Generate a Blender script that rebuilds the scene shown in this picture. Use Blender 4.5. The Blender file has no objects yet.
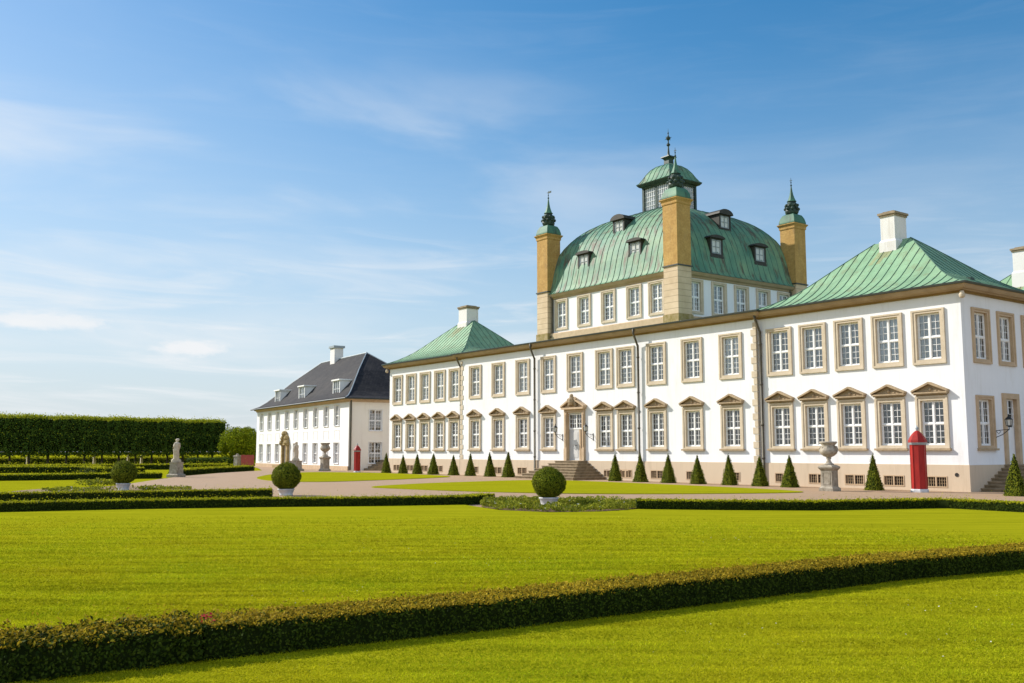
import bpy, math, random
import numpy as np
from mathutils import Vector, Matrix
S = bpy.context.scene
C = S.collection
R = math.radians
rng = np.random.default_rng(7)
random.seed(7)

# ------------------------------------------------------------------ camera, sky, sun, exposure
cam = bpy.data.objects.new('camera', bpy.data.cameras.new('camera'))
C.objects.link(cam)
PIT, AL = R(6.4468), R(36.5308)
fw = Vector((-math.cos(AL)*math.cos(PIT), math.sin(AL)*math.cos(PIT), math.sin(PIT)))
cam.location = (0, 0, 1.8)
cam.rotation_euler = fw.to_track_quat('-Z', 'Y').to_euler()
cam.data.sensor_width = 36
cam.data.lens = 973.48*36/1024
cam.data.clip_start = .1
cam.data.clip_end = 6000
S.camera = cam

SUN_EL, SUN_AZ = R(35), R(60)          # azimuth measured from the facade's normal (-Y) towards -X
sdir = Vector((-math.sin(SUN_AZ)*math.cos(SUN_EL), -math.cos(SUN_AZ)*math.cos(SUN_EL), math.sin(SUN_EL)))
sun = bpy.data.objects.new('sun', bpy.data.lights.new('sun', 'SUN'))
C.objects.link(sun)
sun.data.energy = 5.0
sun.data.angle = R(.53)
sun.data.color = (1, .95, .87)
sun.rotation_euler = sdir.to_track_quat('Z', 'Y').to_euler()
sun.location = (-60, -60, 80)

W = bpy.data.worlds.new('World'); S.world = W; W.use_nodes = True
nt = W.node_tree; N = nt.nodes; L = nt.links
for n in list(N): N.remove(n)
def nd(t, loc=None, **kw):
    n = N.new(t)
    for k, v in kw.items(): setattr(n, k, v)
    return n
def mth(op, a, b=None, c=None, clamp=False):
    n = N.new('ShaderNodeMath'); n.operation = op; n.use_clamp = clamp
    for i, v in enumerate((a, b, c)):
        if v is None: continue
        if isinstance(v, (int, float)): n.inputs[i].default_value = v
        else: L.new(v, n.inputs[i])
    return n.outputs[0]
def mrange(v, a, b, c=0, d=1, smooth=True):
    n = N.new('ShaderNodeMapRange'); n.interpolation_type = 'SMOOTHSTEP' if smooth else 'LINEAR'
    L.new(v, n.inputs[0])
    for i, q in enumerate((a, b, c, d)): n.inputs[i+1].default_value = q
    return n.outputs[0]
out = nd('ShaderNodeOutputWorld'); bg = nd('ShaderNodeBackground')
sky = nd('ShaderNodeTexSky'); sky.sky_type = 'NISHITA'; sky.sun_disc = False
sky.sun_elevation = SUN_EL; sky.sun_rotation = math.atan2(sdir.x, sdir.y)
sky.air_density = 1.0; sky.dust_density = .6; sky.ozone_density = 2.2; sky.altitude = 0
bg.inputs[1].default_value = .1
tc = nd('ShaderNodeTexCoord'); sx = nd('ShaderNodeSeparateXYZ'); L.new(tc.outputs['Generated'], sx.inputs[0])
X_, Y_, Z_ = sx.outputs
elev = mth('ARCSINE', Z_)
azim = mth('ARCTAN2', mth('MULTIPLY', X_, -1), Y_)      # 0 along +Y, grows to the left (towards -X)
def noise(vx, vy, vz, scale, detail=6, rough=.55, dist=0.):
    cmb = N.new('ShaderNodeCombineXYZ')
    for i, v in enumerate((vx, vy, vz)):
        if isinstance(v, (int, float)): cmb.inputs[i].default_value = v
        else: L.new(v, cmb.inputs[i])
    n = N.new('ShaderNodeTexNoise'); L.new(cmb.outputs[0], n.inputs['Vector'])
    n.inputs['Scale'].default_value = scale; n.inputs['Detail'].default_value = detail
    n.inputs['Roughness'].default_value = rough; n.inputs['Distortion'].default_value = dist
    return n.outputs['Fac']
tilt = mth('ADD', elev, mth('MULTIPLY', azim, -.03))
# broad thin veils, streaked along the horizon
n1 = noise(mth('MULTIPLY', azim, 1.9), mth('MULTIPLY', tilt, 7), 3.1, 1.5, 6, .5, .4)
veil = mth('MULTIPLY', mth('MULTIPLY', mrange(n1, .44, .78), .55), mth('MULTIPLY', mrange(elev, .26, .46, 1, .0), mrange(azim, .62, 1.1, .25, 1)))
n2 = noise(mth('MULTIPLY', azim, 3.2), mth('MULTIPLY', tilt, 26), 8.4, 1.6, 8, .6, .9)
wisps = mth('MULTIPLY', mrange(n2, .43, .74), mrange(elev, .08, .27, 1, .05))
wisps = mth('MULTIPLY', wisps, .72)
hz = mrange(elev, -.04, .52, 1, 0)            # whitening of the air low down
hz = mth('MULTIPLY', mth('POWER', hz, 1.75), .88)
left = mth('MULTIPLY', mth('MULTIPLY', mrange(azim, .75, 1.5), mrange(elev, .25, .62, 1, 0)), .30)
hz = mth('SUBTRACT', 1, mth('MULTIPLY', mth('SUBTRACT', 1, hz), mth('SUBTRACT', 1, left)))
# a few small low cumulus puffs
def puff(a0, e0, ra, re, seed):
    da = mth('DIVIDE', mth('SUBTRACT', azim, a0), ra); de = mth('DIVIDE', mth('SUBTRACT', elev, e0), re)
    d = mth('SQRT', mth('ADD', mth('POWER', da, 2), mth('POWER', de, 2)))
    n = noise(mth('MULTIPLY', azim, 30), mth('MULTIPLY', elev, 70), seed, 1.0, 6, .6)
    return mrange(mth('ADD', mth('SUBTRACT', 1, d), mth('MULTIPLY', mth('SUBTRACT', n, .5), 1.7)), .15, .75)
p1 = puff(1.252, .1005, .05, .012, 1.)
p2 = puff(1.40, .120, .10, .012, 5.)
p3 = puff(1.40, .118, .022, .006, 9.)
clouds = veil
for p, k in ((wisps, 1), (p1, 1.), (p2, .85), (p3, .9)):
    q = mth('MULTIPLY', p, k)
    clouds = mth('SUBTRACT', 1, mth('MULTIPLY', mth('SUBTRACT', 1, clouds), mth('SUBTRACT', 1, q)))
# a bank of bright cloud added out of view to brighten the shaded walls
fill_bank = mrange(mth('SUBTRACT', mth('MULTIPLY', X_, .82), mth('MULTIPLY', Y_, .57)), .05, .55)
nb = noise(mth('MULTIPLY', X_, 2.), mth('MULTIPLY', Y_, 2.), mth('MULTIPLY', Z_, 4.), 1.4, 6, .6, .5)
fill_bank = mth('MULTIPLY', mth('MULTIPLY', fill_bank, mrange(nb, .34, .56)), .95)
hs = N.new('ShaderNodeHueSaturation'); L.new(sky.outputs[0], hs.inputs['Color']); hs.inputs['Saturation'].default_value = 1.38; hs.inputs['Hue'].default_value = .493; hs.inputs['Value'].default_value = 1.14
mixh = N.new('ShaderNodeMix'); mixh.data_type = 'RGBA'
L.new(hz, mixh.inputs['Factor']); L.new(hs.outputs[0], mixh.inputs['A']); mixh.inputs['B'].default_value = (4.75, 5.45, 6.2, 1)
mixc = N.new('ShaderNodeMix'); mixc.data_type = 'RGBA'
L.new(clouds, mixc.inputs['Factor']); L.new(mixh.outputs['Result'], mixc.inputs['A']); mixc.inputs['B'].default_value = (6.9, 7.1, 7.3, 1)
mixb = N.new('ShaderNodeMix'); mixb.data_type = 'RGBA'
L.new(fill_bank, mixb.inputs['Factor']); L.new(mixc.outputs['Result'], mixb.inputs['A']); mixb.inputs['B'].default_value = (8.6, 9.7, 11.6, 1)
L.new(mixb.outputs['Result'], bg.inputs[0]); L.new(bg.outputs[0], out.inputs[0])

S.view_settings.view_transform = 'Standard'; S.view_settings.look = 'None'
S.view_settings.exposure = .36; S.view_settings.gamma = 1; S.view_settings.use_curve_mapping = False
S.render.resolution_x = 1024; S.render.resolution_y = 683
S.render.engine = 'CYCLES'
S.cycles.max_bounces = 8; S.cycles.transparent_max_bounces = 12

# ------------------------------------------------------------------ materials
class NT:
    def __init__(s, name):
        s.m = bpy.data.materials.new(name); s.m.use_nodes = True
        s.t = s.m.node_tree; s.n = s.t.nodes; s.l = s.t.links
        s.b = s.n['Principled BSDF']; s.o = s.n['Material Output']
        s.tc = s.n.new('ShaderNodeTexCoord')
    def noise(s, scale, detail=5, rough=.55, vec='Object', stretch=None, dist=0):
        n = s.n.new('ShaderNodeTexNoise'); n.inputs['Scale'].default_value = scale
        n.inputs['Detail'].default_value = detail; n.inputs['Roughness'].default_value = rough; n.inputs['Distortion'].default_value = dist
        src = s.tc.outputs[vec]
        if stretch:
            mp = s.n.new('ShaderNodeMapping'); mp.inputs['Scale'].default_value = stretch
            s.l.new(src, mp.inputs['Vector']); src = mp.outputs[0]
        s.l.new(src, n.inputs['Vector'])
        return n.outputs['Fac']
    def ramp(s, fac, stops):
        r = s.n.new('ShaderNodeValToRGB'); e = r.color_ramp.elements
        while len(e) < len(stops): e.new(.5)
        for i, (p, c) in enumerate(stops):
            e[i].position = p; e[i].color = (*c, 1)
        s.l.new(fac, r.inputs[0]); return r.outputs[0]
    def mix(s, fac, a, b, mode='MIX'):
        n = s.n.new('ShaderNodeMix'); n.data_type = 'RGBA'; n.blend_type = mode
        for k, v in (('Factor', fac), ('A', a), ('B', b)):
            if isinstance(v, (int, float)): n.inputs[k].default_value = v
            elif isinstance(v, tuple): n.inputs[k].default_value = (*v, 1)
            else: s.l.new(v, n.inputs[k])
        return n.outputs['Result']
    def rng(s, v, a, b, c=0, d=1):
        n = s.n.new('ShaderNodeMapRange'); s.l.new(v, n.inputs[0])
        for i, q in enumerate((a, b, c, d)): n.inputs[i+1].default_value = q
        return n.outputs[0]
    def geo(s, k):
        if not hasattr(s, 'g'): s.g = s.n.new('ShaderNodeNewGeometry')
        return s.g.outputs[k]
    def col(s, c):
        if isinstance(c, tuple): s.b.inputs['Base Color'].default_value = (*c, 1)
        else: s.l.new(c, s.b.inputs['Base Color'])
    def bump(s, h, strength=.3, dist=.02):
        b = s.n.new('ShaderNodeBump'); b.inputs['Strength'].default_value = strength; b.inputs['Distance'].default_value = dist
        s.l.new(h, b.inputs['Height']); s.l.new(b.outputs[0], s.b.inputs['Normal'])
    def set(s, **k):
        for a, v in k.items(): s.b.inputs[a.replace('_', ' ')].default_value = v
        return s

def varied(name, c0, c1, scale=2., rough=.8, bump=.2, bdist=.01, bscale=None, stretch=None, lo=.3, hi=.7, spec=.3):
    t = NT(name); n = t.noise(scale, 6, .6, stretch=stretch)
    t.col(t.ramp(n, [(lo, c0), (hi, c1)])); t.set(Roughness=rough); t.b.inputs['Specular IOR Level'].default_value = spec
    if bump: t.bump(t.noise(bscale or scale*6, 4, .6), bump, bdist)
    return t.m
M = {}
def plaster(name, base, stain, fac):
    t = NT(name)
    a = t.noise(.35, 5, .6); b = t.noise(1.6, 8, .7, stretch=(1, 1, .16))
    c = t.ramp(a, [(.35, base), (.75, tuple(x*.93 for x in base))])
    c = t.mix(t.rng(b, .54, .78, 0, fac), c, stain)
    e = t.noise(6., 6, .7, stretch=(1, 1, .045)); c = t.mix(t.rng(e, .55, .72, 0, fac*.55), c, stain)
    t.col(c); t.set(Roughness=.85); t.b.inputs['Specular IOR Level'].default_value = .2
    t.bump(t.noise(28, 5, .6), .12, .01)
    return t.m
M['white'] = plaster('white_plaster', (.775, .77, .76), (.58, .55, .50), .6)
M['annex'] = plaster('annex_plaster', (.80, .785, .75), (.60, .56, .48), .5)
M['annexside'] = plaster('cream_plaster', (.82, .76, .65), (.58, .50, .39), .4)
M['plinth'] = plaster('beige_plinth', (.58, .46, .325), (.38, .29, .20), .6)
M['stone'] = varied('tan_sandstone', (.42, .30, .18), (.53, .39, .25), 2.5, .8, .25, .01, 20)
M['trim'] = varied('pale_trim_stone', (.47, .385, .27), (.60, .50, .365), 2.2, .8, .2, .008, 22)
M['ped'] = varied('weathered_pediment_stone', (.27, .195, .115), (.45, .335, .205), 4., .85, .3, .012, 24)
M['cornice'] = varied('painted_cornice', (.31, .22, .125), (.42, .31, .19), 1.2, .7, .1, .005, 12)
M['mould'] = varied('dark_ochre_moulding', (.20, .125, .04), (.29, .19, .07), 1.5, .8, 0)
M['gutter'] = NT('dark_gutter').set(Roughness=.5).m; M['gutter'].node_tree.nodes['Principled BSDF'].inputs['Base Color'].default_value = (.035, .04, .032, 1)
M['pipe'] = varied('weathered_drainpipe', (.05, .045, .03), (.12, .10, .065), 2., .5, 0)
M['frame'] = varied('white_window_paint', (.74, .73, .70), (.80, .79, .77), 3., .45, 0, spec=.4)
M['door'] = varied('grey_door_paint', (.50, .49, .46), (.56, .55, .52), 3., .5, .05, .004)
M['iron'] = varied('black_ironwork', (.012, .012, .012), (.03, .028, .025), 6., .5, 0)
M['lampglass'] = NT('lamp_glass').set(Roughness=.15).m; M['lampglass'].node_tree.nodes['Principled BSDF'].inputs['Base Color'].default_value = (.55, .55, .5, 1)
def glass():
    t = NT('window_glass')
    tr = t.n.new('ShaderNodeBsdfTransparent'); tr.inputs[0].default_value = (.90, .92, .92, 1)
    gl = t.n.new('ShaderNodeBsdfGlossy'); gl.inputs['Roughness'].default_value = .03; gl.inputs[0].default_value = (.9, .93, .95, 1)
    b = t.n.new('ShaderNodeBump'); b.inputs['Strength'].default_value = .12; b.inputs['Distance'].default_value = .02
    t.l.new(t.noise(5, 2, .5), b.inputs['Height']); t.l.new(b.outputs[0], gl.inputs['Normal'])
    lw = t.n.new('ShaderNodeFresnel'); lw.inputs['IOR'].default_value = 1.6
    mx = t.n.new('ShaderNodeMath'); mx.operation = 'MULTIPLY_ADD'; t.l.new(lw.outputs[0], mx.inputs[0]); mx.inputs[1].default_value = .95; mx.inputs[2].default_value = .09; mx.use_clamp = True
    ms = t.n.new('ShaderNodeMixShader'); t.l.new(mx.outputs[0], ms.inputs[0]); t.l.new(tr.outputs[0], ms.inputs[1]); t.l.new(gl.outputs[0], ms.inputs[2])
    t.l.new(ms.outputs[0], t.o.inputs[0]); t.n.remove(t.b)
    return t.m
M['glass'] = glass()
def curtain(name, a, b, sc):
    t = NT(name); n = t.noise(sc, 4, .55, stretch=(1, 1, .3)); inf = t.n.new('ShaderNodeObjectInfo')
    c = t.ramp(n, [(.3, a), (.7, b)])
    k = t.n.new('ShaderNodeHueSaturation'); t.l.new(c, k.inputs['Color'])
    v = t.n.new('ShaderNodeMapRange'); t.l.new(inf.outputs['Random'], v.inputs[0]); v.inputs[3].default_value = .5; v.inputs[4].default_value = 1.3
    t.l.new(v.outputs[0], k.inputs['Value']); t.col(k.outputs[0]); t.set(Roughness=.9)
    return t.m
M['curtain'] = curtain('pale_curtain', (.55, .57, .58), (.72, .73, .73), 1.2)
M['room'] = curtain('dim_room', (.03, .028, .025), (.14, .125, .10), 1.6)
M['grey'] = curtain('grey_blind', (.14, .145, .15), (.24, .245, .25), 1.4)
M['dark'] = NT('dark_opening').set(Roughness=.9).m; M['dark'].node_tree.nodes['Principled BSDF'].inputs['Base Color'].default_value = (.02, .018, .015, 1)

def copper(name, a, b, rust, rustfac, tile=0):
    t = NT(name)
    n = t.noise(.6, 6, .6); s1 = t.noise(2.2, 7, .65, stretch=(1, 1, .07)); s2 = t.noise(4., 5, .6, stretch=(1, 1, .08))
    c = t.ramp(n, [(.3, a), (.72, b)])
    c = t.mix(t.rng(s2, .5, .8, 0, .35), c, tuple(x*1.25 for x in b))
    c = t.mix(t.rng(t.noise(.35, 5, .65, dist=.8), .5, .68, 0, .45), c, tuple(x*.62 for x in a))
    c = t.mix(t.rng(s1, .51, .64, 0, rustfac), c, rust)
    t.col(c); t.set(Roughness=.62); t.b.inputs['Specular IOR Level'].default_value = .4
    t.bump(t.noise(3., 5, .6), .15, .03)
    return t.m
M['copper'] = copper('green_copper', (.175, .315, .175), (.25, .395, .225), (.17, .17, .08), .45)
M['domecu'] = copper('streaked_dome_copper', (.05, .18, .12), (.19, .30, .155), (.095, .065, .035), .95)
M['capcu'] = copper('dark_cap_copper', (.035, .13, .085), (.10, .22, .12), (.03, .035, .02), .8)
M['seam'] = varied('copper_seam', (.045, .10, .07), (.09, .18, .12), 2., .6, 0)
M['darkcu'] = varied('dark_bronze_copper', (.012, .02, .016), (.04, .075, .052), 3., .5, .2, .01)
M['dormer'] = varied('brown_dormer_copper', (.018, .02, .015), (.055, .048, .034), 3., .6, .2, .01)
M['stain'] = varied('rust_stained_copper', (.20, .19, .09), (.27, .34, .17), 1.5, .6, 0)
def _ochre():
    t = NT('ochre_masonry'); a = t.noise(1.6, 6, .65); b = t.noise(7., 6, .75); d = t.noise(2.4, 6, .7, stretch=(1, 1, .25))
    c = t.ramp(a, [(.25, (.36, .195, .045)), (.75, (.54, .335, .10))])
    c = t.mix(t.rng(b, .48, .66, 0, .6), c, (.27, .155, .045)); c = t.mix(t.rng(d, .56, .74, 0, .6), c, (.22, .15, .075)); c = t.mix(t.rng(b, .3, .42, .5, 0), c, (.60, .44, .20))
    t.col(c); t.set(Roughness=.9); t.bump(b, .6, .03); return t.m
M['ochre'] = _ochre(); M['ochre_plain'] = varied('ochre_render', (.38, .205, .045), (.54, .33, .095), 2.2, .85, .35, .015, 14, lo=.25, hi=.75)
def rust_block():
    t = NT('banded_beige_stone'); n = t.noise(1.5, 5, .6)
    c = t.ramp(n, [(.3, (.50, .37, .225)), (.7, (.62, .475, .31))])
    sep = t.n.new('ShaderNodeSeparateXYZ'); t.l.new(t.tc.outputs['Object'], sep.inputs[0])
    f = t.n.new('ShaderNodeMath'); f.operation = 'PINGPONG'; t.l.new(sep.outputs[2], f.inputs[0]); f.inputs[1].default_value = .2
    c = t.mix(t.rng(f.outputs[0], .0, .03, .75, 0), c, (.20, .14, .08))
    t.col(c); t.set(Roughness=.85); return t.m
M['band'] = rust_block()
M['moss'] = varied('mossy_stone', (.20, .15, .03), (.40, .29, .16), 4., .9, .3, .02, 20)
M['chim'] = plaster('chimney_plaster', (.72, .69, .65), (.45, .38, .30), .7)
M['chimcap'] = varied('chimney_cap', (.20, .15, .085), (.34, .26, .17), 4, .85, .3, .01)
def blacktile():
    t = NT('black_glazed_tiles')
    br = t.n.new('ShaderNodeTexBrick'); br.offset = .5
    mp = t.n.new('ShaderNodeMapping'); t.l.new(t.tc.outputs['UV'], mp.inputs['Vector']); t.l.new(mp.outputs[0], br.inputs['Vector'])
    br.inputs['Scale'].default_value = 1; br.inputs['Brick Width'].default_value = .3; br.inputs['Row Height'].default_value = .36
    br.inputs['Mortar Size'].default_value = .03; br.inputs['Color1'].default_value = (.014, .013, .014, 1); br.inputs['Color2'].default_value = (.034, .030, .030, 1); br.inputs['Mortar'].default_value = (.012, .012, .014, 1)
    n = t.noise(.8, 6, .6); c = t.mix(t.rng(n, .45, .75, 0, .5), br.outputs[0], (.055, .048, .042))
    t.col(c); t.set(Roughness=.75); t.b.inputs['Specular IOR Level'].default_value = .15
    t.bump(br.outputs['Fac'], -.6, .03); return t.m
M['tiles'] = blacktile()
M['lead'] = varied('grey_lead', (.22, .25, .26), (.34, .38, .40), 3, .5, 0)
M['red'] = varied('red_paint', (.25, .012, .009), (.37, .02, .013), 5, .55, .2, .004, 30, stretch=(1, 1, .3), spec=.25)
M['redwall'] = varied('faded_red_boards', (.33, .055, .045), (.42, .08, .06), 3, .7, .1, .01)
M['oldstone'] = varied('lichen_stone', (.20, .165, .115), (.42, .37, .29), 5., .9, .5, .02, 18)
M['palestone'] = varied('pale_statue_stone', (.40, .33, .23), (.60, .52, .40), 6., .85, .4, .015, 22)
M['vase'] = varied('stained_vase_stone', (.22, .185, .135), (.48, .42, .33), 7., .9, .5, .02, 20)
M['pot'] = varied('pale_grey_pot', (.44, .43, .42), (.62, .61, .60), 6, .7, .2, .006)
M['steps'] = varied('worn_step_stone', (.17, .125, .07), (.32, .24, .145), 3., .85, .35, .012, 20)
M['bark'] = varied('bark', (.035, .028, .018), (.085, .068, .045), 6, .95, .5, .03, 20, stretch=(1, 1, .3))
M['soil'] = varied('bare_soil', (.15, .09, .05), (.26, .17, .10), 5, .95, .4, .02)

def foliage(name, cols, trans=.25, rough=.7, spec=.06):
    t = NT(name); rnd = t.geo('Random Per Island')
    c = t.ramp(rnd, [(i/(len(cols)-1), k) for i, k in enumerate(cols)])
    big = t.noise(1.1, 3, .5)
    hsn = t.n.new('ShaderNodeHueSaturation'); t.l.new(c, hsn.inputs['Color']); t.l.new(t.rng(big, .3, .7, .8, 1.2), hsn.inputs['Value'])
    t.col(hsn.outputs[0]); t.set(Roughness=rough); t.b.inputs['Specular IOR Level'].default_value = spec
    tl = t.n.new('ShaderNodeBsdfTranslucent'); t.l.new(hsn.outputs[0], tl.inputs[0])
    ms = t.n.new('ShaderNodeMixShader'); ms.inputs[0].default_value = trans
    t.l.new(t.b.outputs[0], ms.inputs[1]); t.l.new(tl.outputs[0], ms.inputs[2]); t.l.new(ms.outputs[0], t.o.inputs[0])
    return t.m
M['boxleaf'] = foliage('box_leaves', [(0.015, 0.029, 0.003), (0.030, 0.050, 0.004), (0.046, 0.069, 0.006), (0.069, 0.090, 0.008)], .12)
M['boxtip'] = foliage('box_new_growth', [(0.139, 0.118, 0.009), (0.310, 0.220, 0.014), (0.419, 0.275, 0.020), (0.496, 0.372, 0.026)], .3)
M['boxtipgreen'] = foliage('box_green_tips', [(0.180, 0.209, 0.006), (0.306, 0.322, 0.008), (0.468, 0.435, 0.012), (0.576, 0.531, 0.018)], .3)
M['coneleaf'] = foliage('yew_leaves', [(0.067, 0.093, 0.007), (0.114, 0.145, 0.010), (0.180, 0.196, 0.013), (0.247, 0.255, 0.016)], .15)
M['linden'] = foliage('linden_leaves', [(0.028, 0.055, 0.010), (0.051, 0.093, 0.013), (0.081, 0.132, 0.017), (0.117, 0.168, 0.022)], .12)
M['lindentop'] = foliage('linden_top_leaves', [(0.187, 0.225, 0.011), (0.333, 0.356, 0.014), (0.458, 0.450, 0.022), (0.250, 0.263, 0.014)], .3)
M['bush'] = foliage('bright_leaves', [(0.075, 0.117, 0.005), (0.135, 0.183, 0.006), (0.240, 0.278, 0.009), (0.330, 0.351, 0.014)], .3)
M['glowleaf'] = foliage('backlit_leaves', [(.10, .13, .01), (.18, .20, .015), (.27, .27, .02), (.34, .32, .03)], .6)
M['bedleaf'] = foliage('bed_leaves', [(0.084, 0.117, 0.010), (0.154, 0.182, 0.014), (0.266, 0.273, 0.021), (0.364, 0.351, 0.035)], .3)
M['core'] = varied('twig_core', (.010, .016, .004), (.022, .030, .007), 8, 1., 0, spec=0)
M['rose'] = foliage('red_blossom', [(.35, .02, .03), (.55, .04, .06)], .2)
M['daisy'] = foliage('white_blossom', [(.55, .53, .40), (.75, .73, .62)], .2)

GR = [(.185, .188, .005), (.255, .25, .007), (.325, .308, .010)]
def lawnmat(name, dark, mid, light, streak=True):
    t = NT(name)
    fine = t.noise(38, 4, .7); med = t.noise(2.2, 6, .62); big = t.noise(.16, 4, .55)
    mp = t.n.new('ShaderNodeMapping'); mp.inputs['Rotation'].default_value = (0, 0, -R(53)); t.l.new(t.tc.outputs['Object'], mp.inputs['Vector'])
    m2 = t.n.new('ShaderNodeMapping'); m2.inputs['Scale'].default_value = (.16, 1.5, 1); t.l.new(mp.outputs[0], m2.inputs['Vector'])
    sn = t.n.new('ShaderNodeTexNoise'); sn.inputs['Scale'].default_value = 1.2; sn.inputs['Detail'].default_value = 5; sn.inputs['Roughness'].default_value = .65; t.l.new(m2.outputs[0], sn.inputs['Vector'])
    st = sn.outputs['Fac']
    c = t.ramp(fine, [(.3, dark), (.5, mid), (.72, light)])
    c = t.mix(t.rng(med, .42, .7, 0, .35), c, dark)
    c = t.mix(t.rng(st, .47, .66, 0, .55), c, light); c = t.mix(t.rng(st, .36, .48, .5, 0), c, dark)
    c = t.mix(t.rng(big, .45, .7, 0, .35), c, mid)
    t.col(c); t.set(Roughness=1.); t.b.inputs['Specular IOR Level'].default_value = 0
    t.bump(t.noise(45, 4, .75), .5, .02)
    return t.m
M['lawn'] = lawnmat('lawn_turf', *GR)
def mown():
    t = NT('mown_blades'); rnd = t.geo('Random Per Island')
    mp = t.n.new('ShaderNodeMapping'); mp.inputs['Rotation'].default_value = (0, 0, -R(53)); t.l.new(t.tc.outputs['Object'], mp.inputs['Vector'])
    m2 = t.n.new('ShaderNodeMapping'); m2.inputs['Scale'].default_value = (.22, 2.2, 1); t.l.new(mp.outputs[0], m2.inputs['Vector'])
    st = t.n.new('ShaderNodeTexNoise'); st.inputs['Scale'].default_value = 1.2; st.inputs['Detail'].default_value = 5; st.inputs['Roughness'].default_value = .65; t.l.new(m2.outputs[0], st.inputs['Vector'])
    big = t.noise(.35, 4, .6); pat = t.noise(3.2, 5, .65)
    c = t.ramp(rnd, [(0, (.305, .315, .006)), (.5, (.36, .355, .008)), (.95, (.405, .385, .012)), (1, (.45, .41, .05))])
    hsn = t.n.new('ShaderNodeHueSaturation'); t.l.new(c, hsn.inputs['Color'])
    v = t.n.new('ShaderNodeMath'); v.operation = 'MULTIPLY'; t.l.new(t.rng(st.outputs['Fac'], .35, .65, .68, 1.32), v.inputs[0]); t.l.new(t.rng(pat, .35, .68, .86, 1.12), v.inputs[1])
    t.l.new(v.outputs[0], hsn.inputs['Value']); t.l.new(t.rng(big, .35, .65, .488, .522), hsn.inputs['Hue'])
    t.col(hsn.outputs[0]); t.set(Roughness=.85); t.b.inputs['Specular IOR Level'].default_value = 0
    tl = t.n.new('ShaderNodeBsdfTranslucent'); t.l.new(hsn.outputs[0], tl.inputs[0])
    ms = t.n.new('ShaderNodeMixShader'); ms.inputs[0].default_value = .35
    t.l.new(t.b.outputs[0], ms.inputs[1]); t.l.new(tl.outputs[0], ms.inputs[2]); t.l.new(ms.outputs[0], t.o.inputs[0]); return t.m
M['grass'] = mown()
M['grass_plain'] = foliage('grass_blade', [(.27, .28, .003), (.37, .36, .004), (.46, .425, .006), (.46, .42, .01)], .35, .8, .0)
M['fargrass'] = lawnmat('far_grass', (.20, .20, .006), (.27, .26, .006), (.33, .31, .008))
def gravel():
    t = NT('pink_gravel')
    a = t.noise(60, 3, .7); b = t.noise(.5, 5, .6); c2 = t.noise(6, 5, .65)
    c = t.ramp(a, [(.3, (.19, .12, .066)), (.5, (.34, .218, .122)), (.7, (.48, .325, .195))]); w_ = t.noise(1.2, 6, .7, stretch=(.3, 1, 1)); c = t.mix(t.rng(w_, .48, .66, 0, .35), c, (.30, .20, .13))
    c = t.mix(t.rng(b, .4, .7, 0, .4), c, (.29, .185, .10)); c = t.mix(t.rng(c2, .5, .7, 0, .2), c, (.43, .295, .18))
    t.col(c); t.set(Roughness=.9); t.bump(a, .5, .02); return t.m
M['gravel'] = gravel()

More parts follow.
